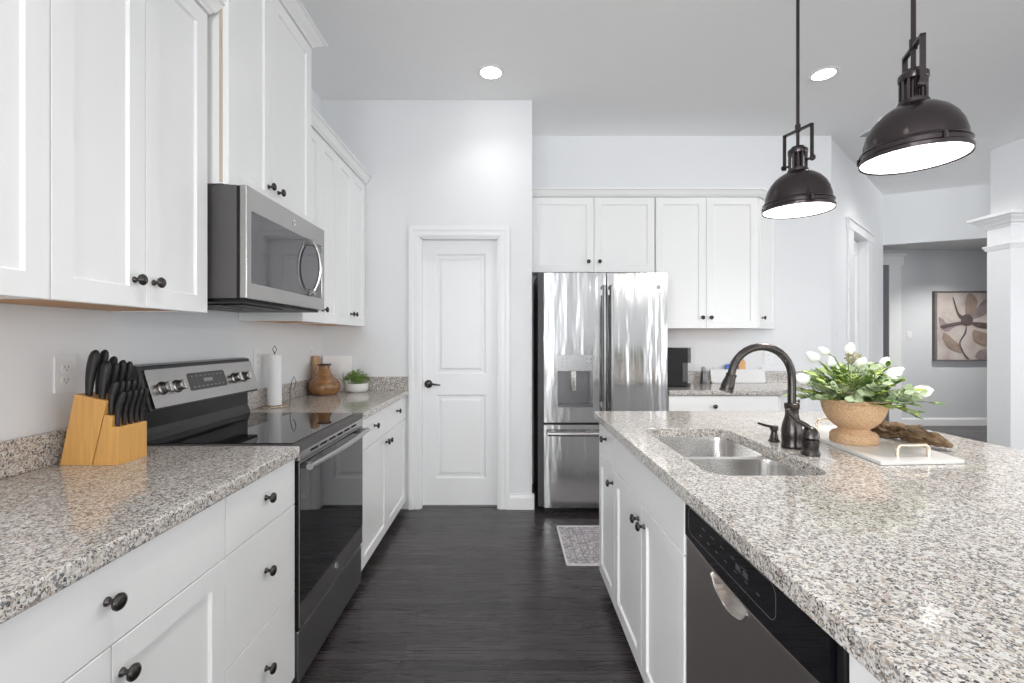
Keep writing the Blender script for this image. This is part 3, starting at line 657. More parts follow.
# ------------------------------------------------------------------ fridge
t = thing('fridge', (.71, 3.8, 0), 'stainless french-door fridge with water dispenser beside the pantry wall', 'fridge')
FF = Fr((0, 3.52, 0), (1, 0, 0), (0, -1, 0)); X0, XM, X1 = .262, .722, 1.166
bx('cabinet', 'case', t, .225, 1.185, 3.545, 4.12, .02, 1.775, bev=.004)
bx('grille', 'black', t, .27, 1.16, 3.50, 3.545, 0, .04)
bm = BM()
def fdoor(a0, a1, z0, z1, holes=()):
    bm = BM(); P = lambda a, b, d: FF(a, d, b)
    plate(bm, rrect(a0, a1, z0, z1, .008, 3), holes, 0, .068, P); return bm
dh = rrect(.362, .622, .780, 1.045, .006, 3)
ld = obj('fridge_door', fdoor(X0, XM - .004, .668, 1.765, [dh]), 'ssf', t, bev=.008, seg=3)
ld['label'] = 'left fridge door with the dispenser'
rd = obj('fridge_door', fdoor(XM + .004, X1, .668, 1.765), 'ssf', t, bev=.008, seg=3)
fd = obj('freezer_drawer', fdoor(X0, X1, .045, .652), 'ssf', t, bev=.008, seg=3)
bm = BM(); box(bm, .362, .622, .004, .012, .780, 1.045, FF); box(bm, .363, .621, .012, .069, .781, .80, FF)
obj('dispenser_recess', bm, 'recess', ld)
bm = BM(); plate(bm, rrect(.352, .632, 1.05, 1.165, .006, 3), [], .0682, .073, lambda a, b, d: FF(a, d, b)); obj('dispenser_panel', bm, 'panel_steel', ld, bev=.001)
bm = BM()
for i in range(3):
    for xx in (.39, .42, .57, .60): box(bm, xx, xx + .012, .073, .0735, 1.075 + i * .028, 1.079 + i * .028, FF)
obj('dispenser_buttons', bm, 'silver_gray', ld)
bm = BM(); box(bm, .462, .502, .03, .045, .895, 1.045, FF); box(bm, .466, .498, .045, .052, .90, 1.0, FF); obj('dispenser_paddle', bm, 'chrome', ld, bev=.003)
for par, xx in ((ld, .695), (rd, .748)):
    bm = BM(); 
    for z in (.80, 1.62): box(bm, xx - .012, xx + .012, .068, .10, z - .02, z + .02, FF)
    pts = [FF(xx, .112 + .008 * math.sin(math.pi * i / 12), .74 + .93 * i / 12) for i in range(13)]
    tube(bm, pts, .0185, 12, flat=.8); obj('handle', bm, 'handle_steel', par, smooth=40)
bm = BM()
for xx in (.33, 1.10): box(bm, xx - .02, xx + .02, .068, .10, .583, .607, FF)
tube(bm, [FF(.285 + .86 * i / 12, .112 + .008 * math.sin(math.pi * i / 12), .595) for i in range(13)], .0185, 12); obj('handle', bm, 'ss', fd, smooth=40)
bm = BM(); lathe(bm, FF(1.10, .0682, 1.66), [(.001, 0), (.016, 0), (.016, .002), (.001, .0025)], (0, -1, 0), 20); obj('badge', bm, 'silver_gray', rd)
text_mesh('badge_letters', 'GE', .014, FF, 1.10, .071, 1.66, 'white', rd)

# ------------------------------------------------------------------ ceiling fixtures
def downlight(x, y, z, label, power=22, spot=True):
    t = thing('recessed_light', (x, y, z), label, 'recessed light', 'round recessed ceiling lights')
    bm = BM(); lathe(bm, (x, y, z - .0005), [(.068, 0), (.092, 0), (.092, -.004), (.082, -.008), (.070, -.006)], n=32, cap0=False, cap1=False); obj('trim_ring', bm, 'trim', t, smooth=40)
    bm = BM(); lathe(bm, (x, y, z - .0005), [(.001, -.004), (.070, -.004), (.070, -.001), (.001, -.001)], n=32); obj('lens', bm, 'can', t)
    if spot:
        d = bpy.data.lights.new('downlight_beam', 'SPOT'); d.energy = power; d.spot_size = R(125); d.spot_blend = .9; d.shadow_soft_size = .06; d.color = (1, .97, .93)
        o = bpy.data.objects.new('downlight_beam', d); COL.objects.link(o); o.parent = t; o.location = (0, 0, -.02)
downlight(-.115, 3.18, CZ, 'round recessed light in the ceiling before the pantry door', 13)
downlight(3.9, 4.35, CZ, 'round recessed light hidden above the larger pendant, near the angled wall', 40)
downlight(2.14, 3.20, CZ, 'round recessed light in the ceiling between the two pendants', 15)
downlight(-.115, .6, CZ, 'round recessed light overhead at the near end of the aisle', 45)  # added out of view to brighten the drawers and island side
downlight(-.115, -1.9, CZ, 'round recessed light overhead behind the camera', 60)  # added out of view, more light down the aisle
downlight(2.14, -2.6, CZ, 'round recessed light in the living area behind the island', 20)  # this lamp and the next are unseen, added as extra ceiling light
downlight(2.14, -.4, CZ, 'round recessed light behind the island', 18)
downlight(8.0, 4.6, CZ, 'round recessed light over the dining room', 26)
downlight(6.32, 6.15, 2.599, 'round recessed light in the hallway before the painting', 165)
t = thing('ceiling_vent', (3.23, 4.1, CZ), 'small white ceiling air vent behind the larger pendant', 'vent')
bm = BM(); plate(bm, rect(3.09, 3.37, 3.98, 4.20), [rect(3.11, 3.35, 4.0, 4.18)], CZ - .008, CZ - .0005, pz); obj('frame', bm, 'trim', t)
bm = BM()
for i in range(8):
    y = 4.005 + i * .0225; loops(bm, [[Vector((x, y, CZ - .001)), Vector((x, y + .002, CZ - .001)), Vector((x, y + .014, CZ - .010)), Vector((x, y + .012, CZ - .010))] for x in (3.11, 3.35)])
obj('louvres', bm, 'silver_gray', t)

def pendant(x, y, yaw, z, label):
    t = thing('pendant_light', (x, y, z), label, 'pendant light', 'bronze dome pendants over the island')
    O = Vector((x, y, z))
    bm = BM(); lathe(bm, (x, y, CZ - .0005), [(.06, 0), (.062, -.012), (.05, -.024), (.012, -.028)], n=28); obj('canopy', bm, 'shade', t, smooth=40)
    bm = BM(); lathe(bm, (x, y, 0), [(.0075, z + .24), (.0075, CZ - .025)], n=12); lathe(bm, (x, y, 0), [(.012, z + .385), (.012, z + .42)], n=12); obj('rod', bm, 'shade', t, smooth=40)
    prof = [(.128, .012), (.150, .004), (.153, .002), (.154, .016), (.148, .022), (.148, .036), (.152, .040), (.148, .045), (.143, .048), (.141, .072), (.133, .103), (.119, .132), (.098, .158), (.071, .178), (.052, .187), (.045, .192), (.045, .200)]
    inner = [(.042, .195), (.062, .172), (.088, .151), (.108, .126), (.123, .098), (.133, .07), (.139, .046), (.145, .014)]
    bm = BM(); lathe(bm, O, prof[1:], n=48, cap0=False, cap1=False); lathe(bm, O, [(.150, .004), (.1475, .006)] + inner[::-1][0:], n=48, cap0=False, cap1=False); sh_ = obj('shade', bm, 'shade', t, smooth=35)
    bm = BM(); lathe(bm, O, [(.001, .006), (.147, .006), (.147, .010), (.001, .012)], n=40); obj('diffuser', bm, 'lamp', t)
    bm = BM()
    for a in (20, 140, 260):
        c = O + Vector((math.cos(R(a)) * .152, math.sin(R(a)) * .152, .028)); lathe(bm, c, [(.001, -.012), (.006, -.011), (.006, .011), (.001, .012)], n=8)
    obj('clamp_screw', bm, 'shade', sh_)
    bm = BM(); lathe(bm, O, [(.040, .198), (.042, .20), (.042, .206), (.024, .207), (.024, .275), (.041, .276), (.043, .28), (.043, .296), (.040, .300), (.030, .302), (.028, .312), (.010, .316)], n=28)
    for k in range(12):
        a = 2 * math.pi * k / 12; c = O + Vector((math.cos(a) * .036, math.sin(a) * .036, 0)); lathe(bm, c, [(.0045, .205), (.0045, .277)], n=6)
    obj('socket_housing', bm, 'shade', t, smooth=35)
    FY_ = Fr(O, (math.cos(yaw), math.sin(yaw), 0), (-math.sin(yaw), math.cos(yaw), 0))
    bm = BM(); w = .073
    for s in (-1, 1): box(bm, s * w - .004, s * w + .004, -.008, .008, .222, .395, FY_)
    box(bm, -w - .004, w + .004, -.008, .008, .387, .397, FY_)
    for s in (-1, 1): lathe(bm, FY_(s * .040, 0, .235), [(.006, 0), (.006, .03), (.013, .031), (.013, .043), (.001, .044)], FY_.u * s, 12)
    obj('yoke', bm, 'shade', t, bev=.001)
    d = bpy.data.lights.new('pendant_glow', 'AREA'); d.shape = 'DISK'; d.size = .25; d.energy = 7; d.color = (1, .96, .9)
    o = bpy.data.objects.new('pendant_glow', d); COL.objects.link(o); o.parent = t; o.location = (0, 0, .002)
pendant(1.40, 2.28, R(-71), 1.895, 'bronze dome pendant farther from the camera, hanging nearer the fridge')
pendant(1.40, 1.63, R(-112), 1.895, 'larger-looking bronze dome pendant nearest the camera, above the flowers')

# ------------------------------------------------------------------ wall plates
def wallplate(kind, f, a, z, label, w=.072, h=.117):
    t = thing('wall_outlet' if kind == 'outlet' else 'light_switch', f(a, 0, z), label, 'outlet' if kind == 'outlet' else 'switch')
    bm = BM(); plate(bm, rrect(a - w / 2, a + w / 2, z - h / 2, z + h / 2, .004, 3), [], .0005, .006, lambda p, q_, d: f(p, d, q_)); obj('cover_plate', bm, 'white', t, bev=.0015)
    n = max(1, round(w / .06)) if kind == 'switch' else 1
    if kind == 'outlet':
        for s in (-1, 1):
            bm = BM(); plate(bm, rrect(a - .017, a + .017, z + s * .02 - .014, z + s * .02 + .014, .01, 4), [], .006, .008, lambda p, q_, d: f(p, d, q_)); r_ = obj('receptacle', bm, 'white', t)
            bm = BM()
            for dx in (-.007, .005): box(bm, a + dx, a + dx + .002, .008, .0084, z + s * .02 - .002, z + s * .02 + .007, f)
            box(bm, a - .002, a + .002, .008, .0084, z + s * .02 - .009, z + s * .02 - .005, f); obj('slots', bm, 'outlet', r_)
    else: bx('rocker', 'white', t, a - .016, a + .016, .006, .009, z - .033, z + .033, f, bev=.002)
FLW = Fr((LX, 0, 0), (0, 1, 0), (1, 0, 0))
wallplate('outlet', FLW, 1.495, 1.169, 'white double outlet on the wall left of the knife block')
wallplate('outlet', FLW, 2.64, 1.17, 'white outlet on the wall between range and paper towels')
wallplate('outlet', FLW, 3.36, 1.17, 'white outlet on the wall above the wooden vase')
FBW = Fr((0, BY, 0), (1, 0, 0), (0, -1, 0))
wallplate('outlet', FBW, 2.30, 1.12, 'white outlet on the back wall beside the faucet arch')
wallplate('switch', FA, .27, 1.31, 'white switch plate on the angled wall above the flowers')
FHW = Fr((0, HY, 0), (1, 0, 0), (0, -1, 0))
wallplate('switch', FHW, 5.93, 1.34, 'white switch on the hallway wall beside the painting')

# painting
t = thing('painting', (6.78, HY - .03, 1.46), 'grey-framed painting of a mauve and tan flower in the hallway', 'painting')
px0, pz0 = 6.27, .955; PS = 1.03
P = lambda a, b, d: Vector((px0 + a * PS, HY - .001 - d, pz0 + b * PS))
bm = BM(); plate(bm, rect(0, 1, 0, 1), [rect(.035, .965, .02, .98)], 0, .045, P); obj('frame', bm, 'frame', t)
bx('canvas', 'canvas', t, px0 + .036 * PS, px0 + .964 * PS, HY - .036, HY - .002, pz0 + .021 * PS, pz0 + .979 * PS)
bm = BM(); lay = [0]
def blob(pts, mi, rot=0):
    n = len(pts); sm = []
    for i in range(n):
        p0, p1, p2, p3 = [Vector(pts[(i + k - 1) % n]) for k in range(4)]
        for s in range(5):
            u = s / 5; sm.append(.5 * ((2 * p1) + (p2 - p0) * u + (2 * p0 - 5 * p1 + 4 * p2 - p3) * u * u + (3 * p1 - p0 - 3 * p2 + p3) * u ** 3))
    lay[0] += .0006; d = .036 + lay[0]
    vs = [bm.verts.new(P(max(.04, min(.96, p.x)), max(.025, min(.975, p.y)), d)) for p in sm]
    bm.faces.new(vs).material_index = mi
# petals: shapes after the brushwork (0..1 across the canvas)
blob([(.45, .58), (.30, .78), (.22, .92), (.26, .80), (.16, .66), (.30, .56)], 3)
blob([(.06, .62), (.12, .60), (.20, .54), (.45, .58), (.30, .50), (.20, .42), (.10, .46)], 0)
blob([(.45, .62), (.44, .80), (.47, .95), (.54, .96), (.62, .84), (.56, .70), (.50, .62)], 2)
blob([(.50, .62), (.60, .76), (.72, .88), (.86, .92), (.80, .74), (.64, .62)], 0)
blob([(.52, .58), (.70, .64), (.92, .72), (.94, .60), (.80, .54), (.60, .53)], 3)
blob([(.52, .55), (.70, .55), (.90, .50), (.80, .46), (.62, .48)], 1)
blob([(.12, .40), (.13, .30), (.22, .18), (.38, .12), (.40, .18), (.28, .30), (.16, .40)], 2)
blob([(.55, .44), (.56, .30), (.70, .22), (.86, .26), (.80, .38), (.66, .42)], 2)
blob([(.58, .08), (.66, .16), (.80, .14), (.90, .06), (.80, .03), (.62, .03)], 0)
blob([(.38, .60), (.42, .66), (.50, .66), (.55, .60), (.52, .52), (.44, .51), (.39, .54)], 1)
blob([(.40, .64), (.34, .70), (.28, .88), (.26, .90), (.32, .68), (.38, .60)], 1)
blob([(.455, .52), (.45, .40), (.37, .26), (.42, .12), (.50, .03), (.47, .03), (.40, .12), (.35, .26), (.42, .40)], 1)
blob([(.08, .50), (.18, .53), (.38, .56), (.40, .53), (.20, .49), (.12, .47)], 1)
obj('painted_flower', bm, ['pt_mauve', 'pt_dark', 'pt_tan', 'pt_pale'], t)

# ------------------------------------------------------------------ rug
t = thing('rug', (.75, 2.94, 0), 'faded grey and lilac patterned rug on the floor before the fridge', 'rug')
rx0, rx1, ry0, ry1 = .335, 1.20, 2.667, 3.21
bm = BM(); plate(bm, rrect(rx0, rx1, ry0, ry1, .01, 3), [], .0005, .007, pz); obj('pile', bm, 'rug', t)
bm = BM(); plate(bm, rrect(rx0 - .006, rx1 + .006, ry0 - .006, ry1 + .006, .012, 3), [rrect(rx0 + .006, rx1 - .006, ry0 + .006, ry1 - .006, .006, 3)], .0005, .009, pz); obj('binding', bm, 'rug_edge', t)
bm = BM()
for i in (.06, .105, .15): plate(bm, rect(rx0 + i, rx1 - i, ry0 + i * .8, ry1 - i * .8), [rect(rx0 + i + .006, rx1 - i - .006, ry0 + i * .8 + .006, ry1 - i * .8 - .006)], .007, .0078, pz)
for r_ in (.32, .22, .12): 
    cx, cy = .77, 2.94; dm = lambda s: [(cx - s, cy), (cx, cy - s * .55), (cx + s, cy), (cx, cy + s * .55)]
    plate(bm, dm(r_), [dm(r_ - .02)], .007, .0078, pz)
obj('medallion_border', bm, 'rug_dark', t)

# ------------------------------------------------------------------ knife block and knives
t = thing('knife_block', (-1.27, 1.488, TOP), 'stepped light wood knife block on the left countertop', 'knife block')
prof = [(-1.3585, TOP), (-1.3137, 1.113), (-1.2163, 1.092), (-1.2263, 1.05), (-1.262, TOP)]
bm = BM(); plate(bm, prof, [], 0, .115, lambda a, b, d: Vector((a, 1.430 + d, b))); obj('tall_block', bm, 'block', t, bev=.0015)
prof = [(-1.259, TOP), (-1.2233, 1.0497), (-1.198, 1.0463), (-1.203, 1.014), (-1.1816, 1.012), (-1.1816, TOP)]
bm = BM(); plate(bm, prof, [], 0, .115, lambda a, b, d: Vector((a, 1.430 + d, b))); obj('stepped_block', bm, 'block', t, bev=.0015)
KN = []
def knife(x, y, z, L, wx, wy, lean, bend, label, group):
    bm = BM(); rings = []; n = 14
    prof = [(0, .55), (.04, .62), (.12, .68), (.3, .8), (.5, .95), (.7, 1.05), (.86, 1.0), (.95, .75), (1, .3)]
    for s, k in prof:
        cx = x + lean * L * s + bend * math.sin(math.pi * s) ; c = Vector((cx, y, z + L * s))
        rings.append([c + Vector((wx * k * math.cos(2 * math.pi * i / n), wy * min(1, k + .1) * math.sin(2 * math.pi * i / n), -.2 * wx * k * math.cos(2 * math.pi * i / n))) for i in range(n)])
    loops(bm, rings)
    KN.append(tag(obj('kitchen_knife', bm, 'handle', smooth=60), label, 'knife', group))
order = ['nearest the camera', 'second from the camera', 'third from the camera', 'fourth from the camera', 'farthest from the camera']
for i, (y, w, l) in enumerate(((1.448, .0155, .142), (1.482, .0135, .142), (1.520, .013, .12))):
    knife(-1.286, y, 1.104, l, w, .010, .16, -.005, 'large black knife handle in the rear row of the knife block, ' + order[i], 'rear row knives')
for i, (y, w, l) in enumerate(((1.446, .0145, .118), (1.478, .012, .112), (1.506, .012, .118), (1.533, .011, .112))):
    knife(-1.243, y, 1.095, l, w, .009, .14, -.004, 'black knife handle in the second row of the knife block, ' + order[i], 'second row knives')
for i, y in enumerate((1.444, 1.468, 1.491, 1.514, 1.536)):
    knife(-1.2125, y, 1.0465, .105, .0105, .0078, .14, -.006, 'black knife handle in the third row of the knife block, ' + order[i], 'third row knives')
for i, y in enumerate((1.444, 1.468, 1.491, 1.514, 1.536)):
    knife(-1.193, y, 1.012, .107, .0095, .0078, .17, -.008, 'black steak knife handle in the lowest front row, ' + order[i], 'steak knives')

# ------------------------------------------------------------------ paper towel holder
px_, py_ = -1.325, 2.68
t = thing('paper_towel_holder', (px_, py_, TOP), 'wire paper towel holder standing beyond the range', 'paper towel holder')
bm = BM()
ring = [(px_ + .075 * math.cos(a), py_ + .085 * math.sin(a), TOP + .006) for a in [2 * math.pi * i / 24 for i in range(25)]]
ring = [(max(x, LX + .03), y, z) for x, y, z in ring]
tube(bm, ring, .003, 8); tube(bm, [(px_ - .05, py_, TOP + .006), (px_ + .073, py_, TOP + .006)], .003, 8)
obj('base_ring', bm, 'champ', t, smooth=50)
bm = BM(); tube(bm, [(px_, py_, TOP + .003), (px_, py_, TOP + .31)], .003, 8)
tube(bm, [(px_, py_ - .0, TOP + .30), (px_ + .012, py_, TOP + .325), (px_, py_, TOP + .345), (px_ - .012, py_, TOP + .325), (px_, py_, TOP + .30)], .002, 8); obj('post', bm, 'bronze', t, smooth=50)
bm = BM(); cx, cy = px_ + .06, py_ + .06
tube(bm, [(cx, cy, TOP + .006), (cx, cy, TOP + .09), (cx + .01, cy, TOP + .14), (cx + .022, cy, TOP + .165), (cx + .034, cy, TOP + .14), (cx + .03, cy, TOP + .11), (cx + .018, cy, TOP + .09)], .002, 8); obj('tear_arm', bm, 'bronze', t, smooth=50)
t = thing('paper_towel_roll', (px_, py_, TOP + .01), 'slim white roll of paper towels on the wire holder', 'paper towels')
bm = BM(); lathe(bm, (px_, py_, TOP + .0095), [(.012, 0), (.036, 0), (.037, .003), (.037, .282), (.036, .285), (.012, .285)], n=28, cap0=False, cap1=False); obj('roll', bm, 'paper', t, smooth=50)

# wooden vase, sign, board, potted plant
vx, vy = -1.272, 3.27
t = thing('wooden_vase', (vx, vy, TOP), 'squat turned wooden vase with narrow neck on the far left countertop', 'vase')
bm = BM(); lathe(bm, (vx, vy, TOP), [(.001, 0), (.078, 0), (.094, .014), (.104, .04), (.106, .062), (.098, .085), (.082, .105), (.062, .125), (.046, .150), (.037, .178), (.035, .2), (.033, .2), (.034, .178), (.001, .17)], n=36); obj('body', bm, 'vwood', t, smooth=50)
bm = BM(); lathe(bm, (vx, vy, TOP + .2), [(.03, 0), (.045, 0), (.047, .005), (.045, .010), (.030, .010)], n=36, cap0=False, cap1=False); obj('neck_rim', bm, 'dark_band', t, smooth=40)
t = thing('wall_sign', (-1.26, 3.49, TOP), 'small square white sign with grey writing leaning on the pantry wall', 'sign')
lb = Vector((0, .17, 1)).normalized(); FS = Fr((-1.402, 3.485, TOP + .001), (1, 0, 0), (0, -lb.z, lb.y), lb)
bx('board', 'board_white', t, .02, .235, -.012, 0, 0, .262, FS, bev=.002)
bm = BM()
for i, (a, b, z) in enumerate(((.07, .13, .11), (.09, .17, .085), (.06, .12, .06))):
    tube(bm, [FS(a + (b - a) * k / 10, .0005, z + .008 * math.sin(k * 1.9)) for k in range(11)], .0014, 6)
for i in range(5): tube(bm, [FS(.19, .0005, .05), FS(.19 + .02 * math.cos(i), .0005, .06 + .02 * i)], .0012, 6)
obj('lettering', bm, 'ink', t)
t = thing('cutting_board', (-1.36, 3.40, TOP), 'thin wooden cutting board leaning on the left wall behind the vase', 'cutting board')
lb2 = Vector((-.05, 0, 1)).normalized(); FC = Fr((-1.365, 3.30, TOP + .001), (0, 1, 0), (lb2.z, 0, -lb2.x), lb2)
bm = BM(); plate(bm, rrect(0.03, .13, 0, .262, .02, 4), [], -.001, .013, lambda a, b, d: FC(a, d, b)); obj('board', bm, 'cboard', t, bev=.002)
qx, qy = -1.10, 3.43
t = thing('potted_plant', (qx, qy, TOP), 'small green herb plant in a low white bowl by the pantry wall', 'plant')
bm = BM(); lathe(bm, (qx, qy, TOP), [(.001, 0), (.062, 0), (.078, .012), (.084, .035), (.082, .062), (.076, .064), (.074, .05), (.001, .05)], n=32); obj('pot', bm, 'concrete', t, smooth=40)
bm = BM(); lathe(bm, (qx, qy, TOP + .0505), [(.001, 0), (.073, 0), (.073, .004), (.001, .006)], n=24); obj('soil', bm, 'soil', t)
def leafquad(bm, c, d, up, L, w, mi, cup=.25):
    d = d.normalized(); s = d.cross(up)
    if s.length < .05: s = d.cross(Vector((1, 0, 0)))
    s.normalize(); nrm = s.cross(d)
    pts = [(0, 0, 0), (.3, .8, cup * .5), (.6, 1, cup * .5), (.88, .55, cup * .3), (1, 0, 0), (.88, -.55, cup * .3), (.6, -1, cup * .5), (.3, -.8, cup * .5)]
    ring = [bm.verts.new(c + d * L * a + s * w * b + nrm * w * e) for a, b, e in pts]
    cen = bm.verts.new(c + d * L * .5 - nrm * w * .1)
    for i in range(8):
        f_ = bm.faces.new((ring[i], ring[(i + 1) % 8], cen)); f_.material_index = mi; f_.smooth = True
rnd = random.Random(3)
bm = BM()
for i in range(520):
    a = rnd.uniform(0, 2 * math.pi); r_ = .088 * math.sqrt(rnd.random()); h = .062 + (.10 * (1 - (r_ / .1) ** 2)) * rnd.uniform(.45, 1)
    c = Vector((qx + r_ * math.cos(a) * 1.05, qy + r_ * math.sin(a) * .8, TOP + h)); d = Vector((math.cos(a) + rnd.uniform(-.8, .8), math.sin(a) + rnd.uniform(-.8, .8), rnd.uniform(.1, 1.3)))
    leafquad(bm, c, d, Vector((0, 0, 1)), rnd.uniform(.012, .022), rnd.uniform(.003, .006), rnd.choice((0, 0, 1)))
for i in range(60):
    a = rnd.uniform(0, 2 * math.pi); r_ = .06 * rnd.random(); c = Vector((qx + r_ * math.cos(a), qy + r_ * math.sin(a), TOP + .053)); tube(bm, [c, c + Vector((math.cos(a) * .02, math.sin(a) * .02, .06))], .001, 4)
tag(obj('foliage', bm, ['leaf4', 'leaf3'], t), kind='stuff')

# ------------------------------------------------------------------ coffee maker and bread tray on the back counter
t = thing('coffee_maker', (1.38, 3.85, TOP), 'black single-cup coffee maker at the right side of the fridge', 'coffee maker')
bm = BM(); box(bm, 1.27, 1.435, 3.76, 3.95, TOP + .001, 1.205); obj('reservoir_body', bm, 'blackm', t, bev=.008, seg=3)
bm = BM(); plate(bm, rrect(1.30, 1.468, 3.765, 3.945, .03, 5), [], 1.09, 1.21, pz); hd_ = obj('brew_head', bm, 'black', t, bev=.006)
bx('head_band', 'ss', hd_, 1.4682, 1.4715, 3.80, 3.91, 1.15, 1.165)
bm = BM(); plate(bm, rrect(1.30, 1.468, 3.77, 3.94, .03, 5), [], TOP + .001, TOP + .028, pz); obj('drip_tray', bm, 'black', t, bev=.003)
bx('column_panel', 'case', t, 1.39, 1.43, 3.755, 3.76, .94, 1.09)
t = thing('serving_tray', (1.88, 4.1, TOP), 'white rectangular tray with rounded corners propped on the back counter', 'tray')
tb = Vector((0, .22, 1)).normalized(); FT = Fr((0, 4.105, TOP + .002), (1, 0, 0), (0, -tb.z, tb.y), tb)
bm = BM(); plate(bm, rrect(1.77, 2.245, 0, .118, .02, 5), [], -.012, 0, lambda a, b, d: FT(a, d, b)); obj('tray_board', bm, 'white', t, bev=.002)
bm = BM()
for a in (1.80, 2.215): tube(bm, [FT(a - .012, -.006, .117), FT(a - .008, -.006, .132), FT(a + .008, -.006, .132), FT(a + .012, -.006, .117)], .003, 8)
obj('tray_handle', bm, 'ss', t)
t = thing('snack_packet', (2.03, 4.16, TOP), 'small blue and orange packet standing behind the white tray', 'packet')
bm = BM(); plate(bm, [(1.88, 0), (1.98, 0), (1.985, .15), (1.965, .17), (1.90, .16), (1.875, .15)], [], 0, .02, lambda a, b, d: Vector((a + .03, 4.152 - d, TOP + .001 + b))); obj('blue_wrapper', bm, 'blue', t, bev=.004)
bm = BM(); plate(bm, [(1.99, 0), (2.05, 0), (2.055, .18), (2.03, .21), (1.995, .2)], [], 0, .015, lambda a, b, d: Vector((a + .03, 4.152 - d, TOP + .001 + b))); obj('orange_wrapper', bm, 'orange', t, bev=.004)
t = thing('glass_shaker', (1.80, 4.09, TOP), 'small grey shaker left of the white tray, behind the faucet head', 'shaker')
bm = BM(); lathe(bm, (1.69, 4.08, TOP), [(.001, 0), (.028, 0), (.03, .01), (.024, .08), (.018, .105), (.001, .107)], n=20); obj('body', bm, 'recess', t, smooth=40)
bm = BM(); lathe(bm, (1.69, 4.08, TOP + .1075), [(.019, 0), (.02, .02), (.012, .034), (.001, .037)], n=20); obj('lid', bm, 'silver_gray', t, smooth=40)

# ------------------------------------------------------------------ marble tray, urn with flowers, driftwood
yr = math.atan2(.07, .4)
FTR = Fr((1.128, 1.427, TOP), (math.cos(-.05), -math.sin(-.05) * -1 * -1 + 0, 0), (0, 1, 0))
ua = Vector((.99, .07, 0)).normalized(); ub = Vector((.12, .99, 0)).normalized()
def TP(a, b, d): return Vector((1.128, 1.427, TOP)) + ua * a + ub * b + Vector((0, 0, d))
t = thing('marble_tray', tuple(TP(.14, .28, 0)), 'white marble tray with slim metal handles on the island', 'tray')
bm = BM(); plate(bm, rrect(0, .275, 0, .585, .006, 3), [], .001, .012, TP); obj('slab', bm, 'marble', t, bev=.0015)
for b_ in (.055, .535):
    bm = BM(); w = .052; c_ = .145
    tube(bm, [TP(c_ - w, b_, .012), TP(c_ - w, b_, .038), TP(c_ - w + .008, b_, .048), TP(c_ + w - .008, b_, .048), TP(c_ + w, b_, .038), TP(c_ + w, b_, .012)], .0055, 10)
    obj('handle', bm, 'champ', t, smooth=40)
ux, uy = 1.245, 1.700; TZ = TOP + .0125
t = thing('flower_arrangement', (ux, uy, TZ), 'woven footed urn of white tulips and greenery on the marble tray', 'flower arrangement')
bm = BM(); lathe(bm, (ux, uy, TZ), [(.001, 0), (.070, 0), (.074, .006), (.073, .028), (.066, .037), (.050, .043), (.047, .050), (.060, .060), (.077, .076), (.090, .098), (.098, .123), (.102, .146), (.109, .152), (.109, .158), (.103, .159), (.096, .145), (.001, .13)], n=44); obj('urn', bm, 'basket', t, smooth=50)
rnd = random.Random(11)
C0 = Vector((ux, uy, TZ + .148))
bm = BM()
def sprig(dirv, L, kind, n, droop=.25):
    d = dirv.normalized(); p = C0 + Vector((d.x, d.y, 0)) * .05; pts = [p.copy()]; st = L / n
    for i in range(n):
        d = (d + Vector((rnd.uniform(-.12, .12), rnd.uniform(-.12, .12), rnd.uniform(-.06, .06) - droop / n * (1.2 if i > n / 2 else .6)))).normalized(); p = p + d * st; pts.append(p.copy())
    vs0 = len(bm.faces); tube(bm, pts, .0013, 5)
    bm.faces.ensure_lookup_table()
    for f_ in bm.faces[vs0:]: f_.material_index = 3
    for i, q_ in enumerate(pts[1:]):
        dd_ = (q_ - pts[i]).normalized(); sd = dd_.cross(Vector((0, 0, 1))); sd = sd.normalized() if sd.length > .01 else Vector((1, 0, 0))
        for s in (-1, 1):
            if kind == 0:   # eucalyptus, round sage leaves
                leafquad(bm, q_, sd * s + dd_ * .5 + Vector((rnd.uniform(-.4, .4), rnd.uniform(-.4, .4), rnd.uniform(-.2, .6))), Vector((rnd.uniform(-.5, .5), -.7, .8)), rnd.uniform(.022, .032), rnd.uniform(.010, .0145), 1)
            elif kind == 1: # pointed bright leaves
                leafquad(bm, q_, sd * s + dd_ * .9 + Vector((0, 0, rnd.uniform(-.4, .4))), Vector((rnd.uniform(-.4, .4), -.3, 1)), rnd.uniform(.022, .034), rnd.uniform(.006, .009), rnd.choice((0, 2, 2)))
            else:           # fine fern
                for k in range(2): leafquad(bm, q_, sd * s + dd_ * rnd.uniform(.2, .9) + Vector((0, 0, rnd.uniform(-.5, .5))), Vector((0, -.3, 1)), rnd.uniform(.012, .02), .003, rnd.choice((0, 2)))
    return pts
for i in range(120):
    a = rnd.uniform(0, 2 * math.pi); el = rnd.uniform(.05, 1.35) ** 1.0
    k = rnd.choice((0, 0, 1, 1, 1, 2)); L = rnd.uniform(.08, .14) * (1.1 - .06 * el)
    sprig(Vector((math.cos(a) * math.cos(el), math.sin(a) * math.cos(el), math.sin(el))), L, k, 7)
for dx, dy, dz, L, k in ((1, -.2, .12, .19, 1), (.9, .1, .15, .17, 1), (-1, 0, .15, .13, 1), (-.9, -.3, .3, .13, 0), (.8, .3, .4, .15, 0), (.9, -.3, -.15, .14, 0), (.3, .2, 1, .14, 0), (-.2, .1, 1, .13, 2), (.0, -.6, .6, .10, 0), (.4, -.6, .4, .11, 0), (-.4, -.6, .4, .10, 0), (.55, .1, .9, .14, 0)):
    sprig(Vector((dx, dy, dz)), L, k, 9, .35)
tag(obj('foliage', bm, ['leaf1', 'leaf2', 'leaf3', 'stem'], t), kind='stuff')
